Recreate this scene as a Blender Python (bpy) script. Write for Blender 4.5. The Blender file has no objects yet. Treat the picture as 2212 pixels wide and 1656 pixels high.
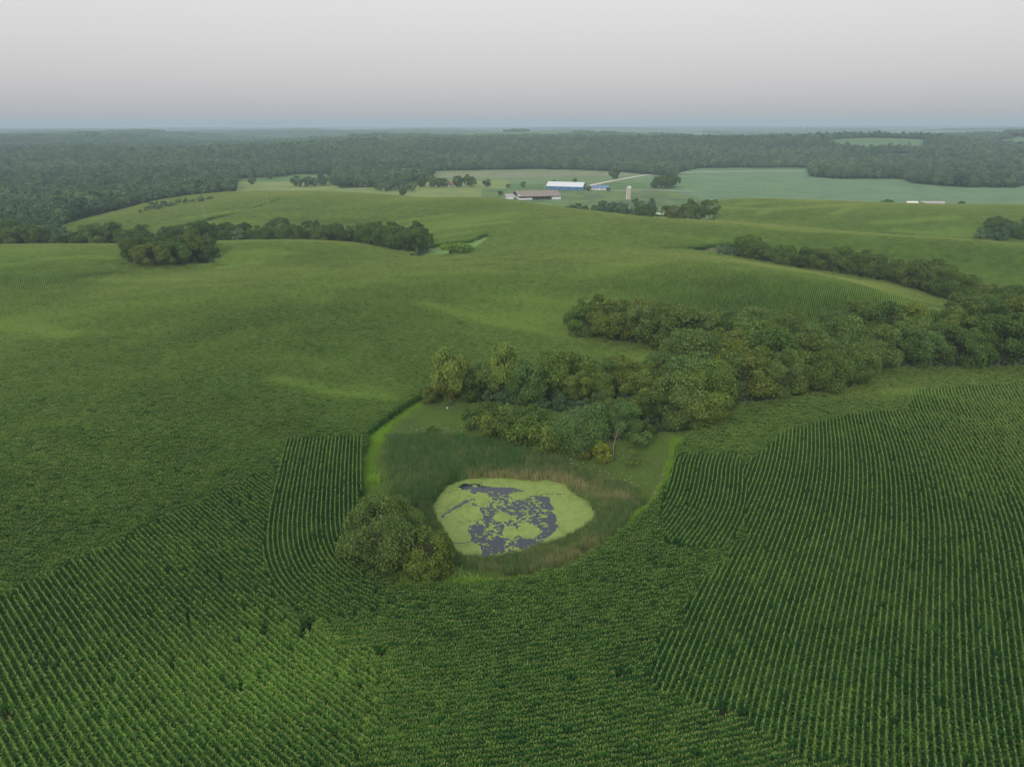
import bpy, math, random
import numpy as np
random.seed(7)
RNG = np.random.default_rng(7)
SC = bpy.context.scene
COL = SC.collection

# ------------------------------------------------------------------ camera, sky, sun, exposure
TH = math.radians(19.92)
FPX, CX, CY, CAMZ = 711.0, 512.0, 383.0, 64.0
cam = bpy.data.cameras.new('camera'); cam_o = bpy.data.objects.new('camera', cam); COL.objects.link(cam_o)
cam.sensor_width = 36; cam.lens = FPX / 1024 * 36; cam.clip_start = 1; cam.clip_end = 90000
cam_o.location = (0, 0, CAMZ); cam_o.rotation_euler = (math.pi / 2 - TH, math.radians(0.12), 0)
SC.camera = cam_o

def lin(r, g, b):
    f = lambda c: c / 12.92 if c <= .04045 else ((c + .055) / 1.055) ** 2.4
    return (f(r / 255), f(g / 255), f(b / 255), 1)

world = bpy.data.worlds.new('World'); SC.world = world; world.use_nodes = True
nt = world.node_tree; N = nt.nodes; L = nt.links
bg = N['Background']; bg.inputs[1].default_value = 1.0
tc = N.new('ShaderNodeTexCoord'); sx = N.new('ShaderNodeSeparateXYZ'); L.new(tc.outputs['Generated'], sx.inputs[0])
rp = N.new('ShaderNodeValToRGB'); L.new(sx.outputs[2], rp.inputs[0])
stops = [(0.0, (167, 167, 168)), (0.022, (180, 179, 180)), (0.06, (197, 193, 194)), (0.10, (207, 203, 203)),
         (0.15, (214, 213, 211)), (0.26, (228, 229, 229)), (0.5, (243, 245, 247)), (1.0, (240, 244, 250))]
el = rp.color_ramp.elements
while len(el) < len(stops): el.new(.5)
for e, (p, c) in zip(el, stops): e.position = p; e.color = lin(*c)
nsh = N.new('ShaderNodeTexSky'); nsh.sky_type = 'NISHITA'; nsh.sun_disc = False
SUN_EL, SUN_AZ = math.radians(28), math.radians(200)      # behind the camera, a little to the left, through thick haze
nsh.sun_elevation = SUN_EL; nsh.sun_rotation = SUN_AZ; nsh.dust_density = 3
sm = N.new('ShaderNodeVectorMath'); sm.operation = 'SCALE'; sm.inputs['Scale'].default_value = .1; L.new(nsh.outputs[0], sm.inputs[0])
mxs = N.new('ShaderNodeMix'); mxs.data_type = 'RGBA'; mxs.inputs['Factor'].default_value = .08
L.new(rp.outputs[0], mxs.inputs['A']); L.new(sm.outputs[0], mxs.inputs['B']); L.new(mxs.outputs['Result'], bg.inputs[0])

sun = bpy.data.lights.new('sun', 'SUN'); sun_o = bpy.data.objects.new('sun', sun); COL.objects.link(sun_o)
sun.energy = 1.5; sun.angle = math.radians(12); sun.color = (1, .93, .82)
sun_o.rotation_euler = (math.pi / 2 - SUN_EL, 0, math.pi - SUN_AZ)
SC.view_settings.view_transform = 'Standard'; SC.view_settings.look = 'None'
SC.view_settings.exposure = 0.25; SC.view_settings.gamma = 1; SC.view_settings.use_curve_mapping = False
SC.render.engine = 'CYCLES'
SC.cycles.use_denoising = True; SC.cycles.denoiser = 'OPENIMAGEDENOISE'; SC.cycles.use_adaptive_sampling = False
SC.cycles.max_bounces = 5; SC.cycles.diffuse_bounces = 3; SC.cycles.transmission_bounces = 3
SC.cycles.volume_bounces = 1; SC.cycles.glossy_bounces = 2

# ------------------------------------------------------------------ helpers
def hsh(ix, iy, seed):
    n = (ix.astype(np.int64) * 374761393 + iy.astype(np.int64) * 668265263 + seed * 974711) & 0x7fffffff
    n = ((n ^ (n >> 13)) * 1274126177) & 0x7fffffff
    return ((n ^ (n >> 16)) & 0xffff) / 65535.0
def vnoise(x, y, s, seed=0):
    x = np.asarray(x, float) / s; y = np.asarray(y, float) / s
    ix = np.floor(x); iy = np.floor(y); fx = x - ix; fy = y - iy
    fx = fx * fx * (3 - 2 * fx); fy = fy * fy * (3 - 2 * fy)
    a = hsh(ix, iy, seed); b = hsh(ix + 1, iy, seed); c = hsh(ix, iy + 1, seed); d = hsh(ix + 1, iy + 1, seed)
    return (a * (1 - fx) + b * fx) * (1 - fy) + (c * (1 - fx) + d * fx) * fy
def fbm(x, y, s, seed=0, o=3):
    v = 0; a = .5; t = 0
    for k in range(o): v = v + a * vnoise(x, y, s / 2 ** k, seed + k * 17); t += a; a *= .5
    return v / t
def sstep(a, b, x):
    t = np.clip((np.asarray(x, float) - a) / (b - a), 0, 1); return t * t * (3 - 2 * t)
ST, CT = math.sin(TH), math.cos(TH)
K = 1024 / 2212.0
def ray(X, Y):                       # photograph position in its 2212-wide view -> direction
    u = (X * K - CX) / FPX; v = (Y * K - CY) / FPX
    return u, CT - v * ST, -ST - v * CT
def vis(X, Y, z):                    # control point on the ray at height z
    u, dy, dz = ray(X, Y); t = (z - CAMZ) / dz
    return (u * t, dy * t, z)
def W(X, D, z):                      # control point in that azimuth at distance D
    return ((X * K - CX) / FPX * D / 1.025, D, z)

CP = [vis(*p) for p in [
 (-900,1656,1),(0,1656,0),(550,1656,0),(1106,1656,0),(1660,1656,0),(2212,1656,0),(3000,1656,1),
 (-700,1270,2),(0,1270,1),(550,1300,.3),(0,950,2),(500,950,1),(-500,900,3),(700,1050,0),(1700,1200,.5),(2212,1200,1.5),
 (1950,950,1),(2212,850,1),(2700,900,2),(3200,1100,2),(2000,1400,.3),
 (950,1110,-2),(1280,1110,-2),(1110,1040,-2),(1060,1195,-2),(830,900,-.6),(800,1050,-.5),(1440,1000,-.6),(900,870,-1),(1100,1290,-.4),
 (1500,930,-1),(1850,825,-1.5),(2212,805,-2),(2700,790,-2),(1150,880,-1.2),
 (1350,775,-3),(1240,722,-3),(1100,650,-.5),(700,800,.5),(600,700,3),(700,620,4.5),(300,640,4),(1050,600,3),(1400,600,2.5),
 (0,720,.5),(0,640,1),(0,560,1.5),(-500,640,2),(-500,545,1.5),(230,580,1),
 (1550,558,2.5),(1700,580,4),(1850,614,4),(2080,668,3.5),(2300,705,2),(1800,640,3.5),
 (1300,458,3),(1450,473,4),(1600,487,5),(1800,506,5),(2000,523,5),(2212,542,4.5),(2600,565,4),(1450,540,1),
 (1700,535,1),(1900,560,-1),(2100,590,-3),(2212,610,-4),
 (1650,465,-2),(1800,478,-2),(2000,492,-3),(2212,505,-4),(1560,430,0),(1750,436,2),(1950,442,3),(2212,446,3),(2600,455,3),
 (1000,424,2),(1100,430,3),(1180,442,3),(1200,520,1),(1000,495,-1.5),(1050,460,1),
 (1000,540,-3),(930,553,-5),(1060,517,-1.5),(940,520,-5),
 (150,502,-9),(300,482,-7),(450,462,-4),(600,438,-.5),(620,424,1),(800,424,1),(900,428,.5),(400,430,-6),(520,412,-5),(700,411,-5),
 (600,480,-5),(800,470,-4),(880,490,-5),
 (0,527,2),(150,527,1.5),(270,530,1.5),(470,520,2),(600,516,3),(720,519,2),(850,540,-1),(370,577,-1),(480,570,-1),(800,570,1),
 ]] + [W(*p) for p in [
 (1580,385,-2),(1750,372,-5),(1900,345,-6),(2080,318,-7),(2212,300,-7),(2500,285,-7),(1800,258,-5),(2100,262,-5),(2400,255,-5),
 (1500,590,-5),(1700,545,-5),(1900,490,-7),(2212,450,-8),(2600,440,-8),
 (1600,760,-12),(1900,730,-12),(2212,710,-13),(2700,690,-13),
 (1050,735,-9),(1200,680,-11),(1350,640,-11),(1450,590,-8),(1500,760,-14),
 (-500,490,-10),(0,490,-10),(150,482,-10),(300,476,-9),(500,478,-9),(700,478,-9),(850,468,-8),
 (-500,700,-15),(0,640,-14),(120,760,-15),(300,850,-15),(500,960,-15),(700,900,-13),(900,860,-13),(1000,950,-15),(1500,950,-15),(2000,900,-15),(2600,900,-15),
 (-500,1300,-15),(300,1300,-15),(800,1300,-15),(1100,1100,-15),(1500,1300,-15),(2000,1300,-15),(2800,1300,-15),(-1500,700,-5),(3700,700,-5),(-1500,300,0),(3700,300,0)]]
CP += [(-150, -100, 0), (0, -150, 0), (150, -100, 0), (-300, 100, 1), (300, 100, 1), (-700, -500, 0), (700, -500, 0), (0, -900, 0), (-1300, 300, -5), (1300, 300, -5)]
CP = np.array(CP); _k = (CP[:, 1] > 165) & (CP[:, 1] < 830); CP[_k, 2] -= 2.3      # those heights are of the crop's top
def tps_k(d2): return d2 * np.log(d2 + 1e-6) * .5
_n = len(CP); _d2 = ((CP[:, None, :2] - CP[None, :, :2]) ** 2).sum(-1) / 1e4
_A = np.zeros((_n + 3, _n + 3)); _A[:_n, :_n] = tps_k(_d2) + np.eye(_n) * .02
_A[:_n, _n] = 1; _A[:_n, _n + 1:] = CP[:, :2] / 100; _A[_n:, :_n] = _A[:_n, _n:].T
_w = np.linalg.solve(_A, np.concatenate([CP[:, 2], [0, 0, 0]]))
def tps(x, y):
    x = np.asarray(x, float); sh = x.shape; x = x.ravel(); y = np.asarray(y, float).ravel(); o = np.zeros(len(x))
    for i in range(0, len(x), 40000):
        a = x[i:i + 40000]; b = y[i:i + 40000]
        d2 = ((a[:, None] - CP[None, :, 0]) ** 2 + (b[:, None] - CP[None, :, 1]) ** 2) / 1e4
        o[i:i + 40000] = tps_k(d2) @ _w[:_n] + _w[_n] + a / 100 * _w[_n + 1] + b / 100 * _w[_n + 2]
    return o.reshape(sh)
def az_pt(X, D):
    return np.array([(X * K - CX) / FPX * D / 1.025, D])
BUMPS = [(1850, 1960, 20, 330), (1925, 1640, 9, 170), (1960, 2000, 10, 200), (775, 2420, 20, 260), (2200, 2350, 18, 300), (235, 2700, 14, 160), (1610, 3900, 22, 420), (370, 3650, 17, 380), (430, 3850, 14, 300), (1250, 3300, 20, 420), (600, 1900, 12, 420), (1300, 2100, 14, 500), (250, 1700, 12, 400), (1100, 3000, 16, 500), (950, 1800, 8, 300)]
def H(x, y):
    x = np.atleast_1d(np.asarray(x, float)); y = np.atleast_1d(np.asarray(y, float))
    r = np.hypot(x, y); near = r < 1900
    z = np.zeros(x.shape)
    if near.any(): z[near] = np.clip(tps(x[near], y[near]), -16.5, 9)
    far = -14 + 29 * sstep(.36, .68, fbm(x, y * .8, 1100, 5, 3)) * sstep(1350, 2600, r) + 16 * (fbm(x, y, 480, 9, 3) - .5) * sstep(1400, 2300, r) + 8 * sstep(3500, 9000, r)
    for X_, D_, am, rd in BUMPS:
        c = az_pt(X_, D_); far = far + am * np.exp(-(((x - c[0]) / rd) ** 2 + ((y - c[1]) / (rd * .55)) ** 2))
    und = (fbm(x, y, 120, 31, 2) - .5) * 1.7 * sstep(180, 380, r) * (1 - sstep(800, 1100, r))
    w = sstep(1150, 1700, r)
    return z * (1 - w) + far * w + und
def at(X, Y, lift=0.0, rmax=16000):
    u, dy, dz = ray(X, Y)
    t = np.exp(np.linspace(math.log(30), math.log(rmax), 2600))
    hz = H(u * t, dy * t) + lift; rz = CAMZ + dz * t
    below = np.nonzero(rz < hz)[0]
    k = below[0] if len(below) else len(t) - 1
    k = max(k, 1); a = (rz - hz)[k - 1]; b = (hz - rz)[k]; f = a / (a + b) if a + b > 0 else 0
    tt = t[k - 1] + (t[k] - t[k - 1]) * f
    return np.array([u * tt, dy * tt])
def az_pt(X, D):
    return np.array([(X * K - CX) / FPX * D / 1.025, D])
def poly(pts, lift=0.0): return np.array([at(*p, lift) for p in pts])
def inside(P, x, y):
    x = np.asarray(x); y = np.asarray(y); c = np.zeros(x.shape, bool); n = len(P)
    for i in range(n):
        x1, y1 = P[i]; x2, y2 = P[(i + 1) % n]
        if y1 == y2: continue
        c ^= ((y1 > y) != (y2 > y)) & (x < (x2 - x1) * (y - y1) / (y2 - y1) + x1)
    return c
def dline(P, x, y, closed=False):
    x = np.asarray(x, float); y = np.asarray(y, float); d = np.full(x.shape, 1e9)
    n = len(P)
    for i in range(n if closed else n - 1):
        a = P[i]; b = P[(i + 1) % n]; v = b - a; l2 = max(v @ v, 1e-9)
        t = np.clip(((x - a[0]) * v[0] + (y - a[1]) * v[1]) / l2, 0, 1)
        d = np.minimum(d, np.hypot(x - a[0] - t * v[0], y - a[1] - t * v[1]))
    return d
def pxX(x, y): return (x / y * 1.025 * FPX + CX) / K     # photograph X of a ground azimuth (front sector only)
def smooth_line(P, step=1.0, it=3):
    P = np.array(P, float)
    for _ in range(it):
        Q = [P[0]]
        for a, b in zip(P[:-1], P[1:]): Q += [a * .75 + b * .25, a * .25 + b * .75]
        Q.append(P[-1]); P = np.array(Q)
    s = np.concatenate([[0], np.cumsum(np.hypot(*np.diff(P, axis=0).T))])
    q = np.arange(0, s[-1], step)
    return np.stack([np.interp(q, s, P[:, 0]), np.interp(q, s, P[:, 1])], 1)

def mesh(name, V, F, mats=(), mi=None, smooth=False, attr=None):
    me = bpy.data.meshes.new(name); V = np.asarray(V, np.float32).reshape(-1, 3); F = np.asarray(F, np.int32)
    me.vertices.add(len(V)); me.vertices.foreach_set('co', V.ravel())
    k = F.shape[1]; me.loops.add(F.size); me.loops.foreach_set('vertex_index', F.ravel())
    me.polygons.add(len(F)); me.polygons.foreach_set('loop_start', np.arange(0, F.size, k, dtype=np.int32))
    me.polygons.foreach_set('loop_total', np.full(len(F), k, np.int32))
    for m in mats: me.materials.append(m)
    if mi is not None: me.polygons.foreach_set('material_index', np.asarray(mi, np.int32))
    me.polygons.foreach_set('use_smooth', np.full(len(F), smooth))
    me.update(calc_edges=True)
    if attr is not None:
        for an, av in attr.items():
            if av.ndim == 2:
                a = me.attributes.new(an, 'FLOAT_COLOR', 'POINT')
                a.data.foreach_set('color', np.concatenate([av, np.ones((len(av), 1))], 1).astype(np.float32).ravel())
            else:
                a = me.attributes.new(an, 'FLOAT', 'POINT'); a.data.foreach_set('value', av.astype(np.float32))
    return me
def obj(name, me, parent=None, loc=None, **kw):
    o = bpy.data.objects.new(name, me); COL.objects.link(o)
    if parent is not None: o.parent = parent
    if loc is not None: o.location = loc
    for k, v in kw.items(): o[k] = v
    return o
def empty(name, loc, rz=0, **kw):
    o = bpy.data.objects.new(name, None); COL.objects.link(o); o.location = loc; o.rotation_euler = (0, 0, rz); o.empty_display_size = .5
    for k, v in kw.items(): o[k] = v
    return o

# ------------------------------------------------------------------ materials
def mat(name, rough=.8):
    m = bpy.data.materials.new(name); m.use_nodes = True
    b = m.node_tree.nodes['Principled BSDF']; b.inputs['Roughness'].default_value = rough
    b.inputs['Specular IOR Level'].default_value = .25
    return m, m.node_tree, b
def plain(name, c, rough=.8, nscale=None, namt=.25, bump=0):
    m, t, b = mat(name, rough)
    n = t.nodes.new('ShaderNodeTexNoise'); n.inputs['Scale'].default_value = nscale or 2.0; n.inputs['Detail'].default_value = 4
    g = t.nodes.new('ShaderNodeTexCoord'); t.links.new(g.outputs['Object'], n.inputs[0])
    x = t.nodes.new('ShaderNodeMix'); x.data_type = 'RGBA'
    x.inputs['A'].default_value = (*[v * (1 - namt) for v in c[:3]], 1); x.inputs['B'].default_value = (*[min(1, v * (1 + namt)) for v in c[:3]], 1)
    t.links.new(n.outputs[0], x.inputs['Factor']); t.links.new(x.outputs['Result'], b.inputs['Base Color'])
    if bump:
        bp = t.nodes.new('ShaderNodeBump'); bp.inputs['Strength'].default_value = bump; t.links.new(n.outputs[0], bp.inputs['Height']); t.links.new(bp.outputs[0], b.inputs['Normal'])
    return m
def leafmat(name, dark, light, src='tint', trans=.35, use_color=False, jitter=.3, rough=.55):
    m = bpy.data.materials.new(name); m.use_nodes = True; t = m.node_tree; n = t.nodes; l = t.links
    n.remove(n['Principled BSDF']); out = n['Material Output']
    x = n.new('ShaderNodeMix'); x.data_type = 'RGBA'; x.inputs['A'].default_value = (*dark, 1); x.inputs['B'].default_value = (*light, 1)
    oi = n.new('ShaderNodeObjectInfo'); geo = n.new('ShaderNodeNewGeometry')
    if src == 'tint':
        a = n.new('ShaderNodeAttribute'); a.attribute_type = 'INSTANCER'; a.attribute_name = 'tint'; fac = a.outputs['Fac']
    else: fac = geo.outputs['Random Per Island']
    # each leaf and each plant varies a little
    s1 = n.new('ShaderNodeMath'); s1.operation = 'MULTIPLY_ADD'; l.new(geo.outputs['Random Per Island'], s1.inputs[0]); s1.inputs[1].default_value = jitter; s1.inputs[2].default_value = -jitter / 2
    s2 = n.new('ShaderNodeMath'); s2.operation = 'ADD'; s2.use_clamp = True; l.new(fac, s2.inputs[0]); l.new(s1.outputs[0], s2.inputs[1])
    l.new(s2.outputs[0], x.inputs['Factor']); colr = x.outputs['Result']
    if use_color:
        mu = n.new('ShaderNodeMix'); mu.data_type = 'RGBA'; mu.blend_type = 'MULTIPLY'; mu.inputs['Factor'].default_value = 1
        l.new(colr, mu.inputs['A']); l.new(oi.outputs['Color'], mu.inputs['B']); colr = mu.outputs['Result']
    d = n.new('ShaderNodeBsdfDiffuse'); tr = n.new('ShaderNodeBsdfTranslucent'); gl = n.new('ShaderNodeBsdfGlossy'); gl.inputs['Roughness'].default_value = rough
    gl.inputs['Color'].default_value = (.7, .75, .8, 1)
    ms = n.new('ShaderNodeMixShader'); ms.inputs[0].default_value = trans; l.new(colr, d.inputs[0]); l.new(colr, tr.inputs[0])
    l.new(d.outputs[0], ms.inputs[1]); l.new(tr.outputs[0], ms.inputs[2])
    m2 = n.new('ShaderNodeMixShader'); m2.inputs[0].default_value = .008; l.new(ms.outputs[0], m2.inputs[1]); l.new(gl.outputs[0], m2.inputs[2])
    l.new(m2.outputs[0], out.inputs[0]); return m

def ground_mat():
    m, t, b = mat('ground_cover', .95); n = t.nodes; l = t.links
    a = n.new('ShaderNodeAttribute'); a.attribute_name = 'Col'
    g = n.new('ShaderNodeNewGeometry')
    n1 = n.new('ShaderNodeTexNoise'); n1.inputs['Scale'].default_value = .9; n1.inputs['Detail'].default_value = 6; n1.inputs['Roughness'].default_value = .7; l.new(g.outputs['Position'], n1.inputs[0])
    n2 = n.new('ShaderNodeTexNoise'); n2.inputs['Scale'].default_value = .035; n2.inputs['Detail'].default_value = 5; l.new(g.outputs['Position'], n2.inputs[0])
    mm = n.new('ShaderNodeMath'); mm.operation = 'MULTIPLY_ADD'; l.new(n1.outputs[0], mm.inputs[0]); mm.inputs[1].default_value = .9; mm.inputs[2].default_value = .15
    m3 = n.new('ShaderNodeMath'); m3.operation = 'MULTIPLY_ADD'; l.new(n2.outputs[0], m3.inputs[0]); m3.inputs[1].default_value = .8; l.new(mm.outputs[0], m3.inputs[2])
    v = n.new('ShaderNodeVectorMath'); v.operation = 'SCALE'; l.new(a.outputs['Color'], v.inputs[0]); l.new(m3.outputs[0], v.inputs['Scale'])
    l.new(v.outputs[0], b.inputs['Base Color'])
    bp = n.new('ShaderNodeBump'); bp.inputs['Strength'].default_value = .6; bp.inputs['Distance'].default_value = .5; l.new(n1.outputs[0], bp.inputs['Height']); l.new(bp.outputs[0], b.inputs['Normal'])
    return m
M_ground = ground_mat()
M_corn = leafmat('corn_leaf', (.028, .112, .022), (.215, .42, .060), trans=.45, jitter=.25)
M_cornfar = M_corn
M_tassel = leafmat('corn_tassel', (.22, .30, .07), (.36, .39, .12), trans=.3)
M_reed = leafmat('reed_blade', (.07, .18, .045), (.44, .38, .18), trans=.3, jitter=.3)
M_grass = leafmat('grass_blade', (.19, .27, .085), (.25, .43, .05), trans=.4, jitter=.25)
M_tree = leafmat('tree_leaf', (.032, .080, .018), (.170, .222, .048), src='island', use_color=True, trans=.2, jitter=0)
M_forest = leafmat('forest_leaf', (.055, .125, .06), (.20, .30, .13), trans=.35, jitter=.35)
M_bark = plain('bark', (.085, .07, .055), .9, 6, .35, .4)
M_deadwood = plain('bleached_wood', (.30, .26, .21), .8, 5, .2)

# ------------------------------------------------------------------ regions (plan shapes found on the ground)
def z3(zx, zy): return (702 + .3906 * zx, 702 + .3906 * zy)
POND = smooth_line(np.array(list(_P0 := poly([z3(*p) for p in [(575,990),(640,890),(720,845),(800,828),(1000,832),(1120,850),(1180,852),(1195,822),(1222,852),(1335,862),(1370,930),(1460,952),(1470,990),(1502,1040),(1480,1085),(1400,1150),(1250,1215),(1150,1240),(1060,1272),(900,1290),(750,1285),(690,1230),(600,1060)]])) + [_P0[0]]), .8, 3)[:-1]; POND = POND.mean(0) + (POND - POND.mean(0)) * 1.045
PZ = float(H(POND[:, 0].mean(), POND[:, 1].mean())[0]) 
OPEN = poly([z3(*p) for p in [(725,882),(770,858),(900,880),(1050,888),(1140,935),(1235,940),(1270,1010),(1275,1120),(1230,1185),(1150,1215),(1050,1240),(960,1265),(865,1262),(858,1212),(800,1180),(792,1120),(830,1075),(875,1060),(868,1010),(815,988),(840,950),(800,905)]])
BUF = poly([(905,866),(850,903),(800,945),(781,1000),(784,1060),(765,1120),(755,1200),(800,1255),(860,1282),(930,1282),(1040,1275),(1150,1262),(1230,1243),(1290,1205),(1370,1135),(1425,1085),(1447,1020),(1462,975),(1490,945),(1530,915),(1450,860),(1200,850),(1000,850)])
WOOD1 = poly([(965,858),(985,866),(1010,872),(1150,880),(1250,905),(1330,960),(1390,940),(1500,934),(1560,893),(1700,876),(1850,848),(1872,820),(1960,806),(2212,803),(2600,800),(2900,790)])
wb = [az_pt(*p) for p in [(2900,235),(2400,232),(2212,228),(2100,226),(1900,228),(1750,234),(1550,238),(1400,240),(1300,240)]]
WOOD1 = np.array(list(WOOD1) + wb + list(poly([(1240,718),(1250,735),(1400,757),(1440,772),(1450,800),(1400,850),(1300,862),(1150,852),(1000,848)])))
INLET = poly([(1225,736),(1400,760),(1430,775),(1380,800),(1290,830),(1180,830),(1050,800)])
CLUMP = poly([(272,575),(330,580),(460,574),(478,560),(440,548),(300,552)])
TL = np.array([az_pt(*p) for p in [(-700,462),(0,462),(100,468),(260,462),(400,462),(600,462),(700,448)]]+list(poly([(765,524),(800,536),(850,546),(905,552)]))+[az_pt(*p) for p in [(930,428),(905,450),(850,478),(780,500),(650,505),(480,500),(350,488),(220,488),(100,500),(0,520),(-700,560)]])
TR_line = np.array([az_pt(*p) for p in [(1565,392),(1620,385),(1720,372),(1820,362),(1920,345),(2020,324),(2110,300),(2212,276),(2350,264),(2500,252)]])
WATERWAY = poly([(880,560),(940,557),(1000,549),(1040,533),(1062,514),(1050,511),(1015,524),(960,530),(925,536),(905,548)])
BARE = poly([(1485,544),(1540,535),(1620,532),(1655,541),(1610,556),(1540,553)])
LSLOPE = poly([(345,499),(420,482),(520,460),(575,442),(612,429),(605,433),(560,450),(500,468),(400,495),(350,506)])
FX = [-900, 0, 95, 115, 230, 300, 400, 500, 620, 900, 1000, 1180, 1300, 1450, 1543, 1550, 1800, 2212, 3300]
FD = [470, 480, 500, 560, 650, 730, 830, 850, 850, 740, 690, 600, 548, 500, 520, 668, 665, 650, 600]
def cornland(x, y):
    y1 = np.maximum(y, 1); X = pxX(x, y1)
    return (y > 15) & (y < np.interp(X, FX, FD))
FARX = [-2500,-400, 0, 100, 140, 230, 330, 450, 500, 512, 515, 620, 640, 725, 735, 790, 850, 930, 940, 1150, 1240, 1330, 1400, 1455, 1462, 1505, 1735, 1740, 1800, 1900, 1940, 1960, 2060, 2180, 2240, 3500]
FARD = [480,470, 478, 520, 600, 690, 770, 830, 860, 900, 1200, 1230, 1290, 1290, 1010, 1010, 1040, 1120, 1370, 1420, 1400, 1340, 1250, 1200, 1330, 1440, 1430, 1180, 1130, 1130, 1130, 1040, 980, 980, 1060, 1080]
OPENINGS = [az for az in [
    np.array([az_pt(*p) for p in [(715,2150),(838,2120),(830,2330),(780,2430),(730,2300)]]),
    np.array([az_pt(*p) for p in [(1760,1840),(1850,1780),(1975,1800),(1975,1960),(1860,1990),(1780,1980)]]),
    np.array([az_pt(*p) for p in [(1862,1570),(1965,1560),(1960,1660),(1880,1680)]]),
    np.array([az_pt(*p) for p in [(2000,1430),(2010,1430),(2010,1440),(2000,1440)]]),
    np.array([az_pt(*p) for p in [(2090,2150),(2500,2080),(2500,2300),(2130,2330)]]),
    np.array([az_pt(*p) for p in [(2060,1330),(2400,1330),(2400,1420),(2060,1400)]]),
    np.array([az_pt(*p) for p in [(215,2150),(248,2150),(245,2900),(222,2900)]]),
    np.array([az_pt(*p) for p in [(1585,3600),(1640,3560),(1650,3900),(1600,3950)]]),
    np.array([az_pt(*p) for p in [(320,3380),(380,3360),(390,3640),(330,3660)]]),
    np.array([az_pt(*p) for p in [(405,3580),(450,3560),(455,3830),(410,3850)]]),
    np.array([az_pt(*p) for p in [(1180,3050),(1330,3080),(1325,3260),(1190,3240)]]),
    np.array([az_pt(*p) for p in [(905,4000),(1010,4020),(1000,4400),(900,4400)]])]]
def forest_mask(x, y):
    X = pxX(x, np.maximum(y, 1)); r = y
    f = (y > 200) & (r > np.interp(X, FARX, FARD))
    for P in OPENINGS: f &= ~inside(P, x, y)
    f &= ~((fbm(x, y, 1100, 77, 2) > .60) & (r > 2500))
    return f

# rows of the crop: zone polygons and row directions (degrees from north towards east)
ZA = poly([(1600,1012),(1690,930),(1864,889),(1966,884),(1968,842),(2212,826),(2700,822),(3400,1000),(3600,1900),(2100,1900),(1813,1656),(1660,1577),(1404,1515),(1404,1449),(1557,1244),(1628,1117)], 2.1)
ZA2 = poly([(1458,978),(1597,978),(1626,1115),(1560,1185),(1440,1180),(1425,1110)], 2.1)
ZB = poly([(-900,1760),(-400,1480),(0,1285),(78,1250),(370,1110),(592,1000),(583,1080),(563,1190),(586,1290),(690,1345),(790,1400),(800,1656),(780,2100),(-400,2300),(-1300,2000)], 2.1)
ZJ = poly([(614,945),(785,938),(786,1100),(760,1160),(757,1200),(800,1262),(850,1300),(700,1347),(590,1290),(563,1190),(583,1080)], 2.1)
ZL = poly([(-500,545),(0,560),(150,556),(265,560),(262,580),(140,640),(0,685),(-500,800)], 2.1)
ZR1 = poly([(1300,600),(1550,558),(1700,580),(1850,614),(2080,668),(2160,700),(1800,720),(1500,700),(1350,640)], 2.1)

# ------------------------------------------------------------------ ground sheet
def field_colour(x, y):
    r = np.hypot(x, y); X = pxX(x, np.maximum(y, 1)); c = np.zeros((len(x), 3))
    soil = np.array([.075, .062, .045]); c[:] = soil
    bean = np.array([.105, .185, .085]); grass = np.array([.075, .150, .035])
    cl = cornland(x, y)
    b = (~cl) & (y > 300); c[b] = grass
    c[(~cl) & (y <= 300)] = (.06, .12, .03)
    far = b & (y > 560)
    bn = far & (X > 1390); c[bn] = bean
    streak = sstep(.52, .7, fbm(x * .25, y, 70, 3, 2))[:, None]
    c[bn] = c[bn] * (1 - .35 * streak[bn]) + np.array([.11, .19, .06]) * .35 * streak[bn]
    pale = far & (X > 925) & (X < 1390) & (y > 1060); c[pale] = (.115, .185, .068)
    s2 = sstep(.45, .62, fbm(x * .3, y, 90, 8, 2))[:, None]
    k = pale & (y > 1180) & (y < 1340); c[k] = c[k] * (1 - .6 * s2[k]) + np.array([.20, .19, .11]) * .6 * s2[k]
    ye = far & (X > 480) & (X < 1100) & (y < 1130); c[ye] = (.165, .22, .052)
    farm = b & (X > 1040) & (X < 1430 + (965 - y) * .75) & (y < 990); c[farm] = (.070, .125, .042)
    c[farm] += (np.array([.04, .05, .0]) * sstep(.45, .6, fbm(x, y, 25, 21, 3))[:, None])[farm]
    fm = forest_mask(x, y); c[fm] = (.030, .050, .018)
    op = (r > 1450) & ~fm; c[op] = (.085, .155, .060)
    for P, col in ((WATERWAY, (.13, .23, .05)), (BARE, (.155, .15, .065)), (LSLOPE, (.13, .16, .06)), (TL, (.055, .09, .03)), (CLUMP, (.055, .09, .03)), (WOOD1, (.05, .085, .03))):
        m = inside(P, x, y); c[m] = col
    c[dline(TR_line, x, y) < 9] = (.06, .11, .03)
    return c
na_f, nr = 720, 560
azs = np.radians(np.concatenate([np.linspace(-48, 48, na_f), np.linspace(48, 312, 90)[1:-1]]))
rs = np.concatenate([[0.01], np.exp(np.linspace(math.log(12), math.log(32000), nr))])
AA, RR = np.meshgrid(azs, rs); gx = RR * np.sin(AA); gy = RR * np.cos(AA)
gz = H(gx.ravel(), gy.ravel())
na = len(azs); nrr = len(rs); idx = np.arange(na * nrr).reshape(nrr, na)
i0 = idx[:-1]; i1 = idx[1:]
F = np.stack([i0, np.roll(i0, -1, 1), np.roll(i1, -1, 1), i1], -1).reshape(-1, 4)[:, ::-1]
gc = field_colour(gx.ravel(), gy.ravel())
PB = np.array([POND[:, 0].min() - 24, POND[:, 0].max() + 28, POND[:, 1].min() - 18, POND[:, 1].max() + 50])
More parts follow.
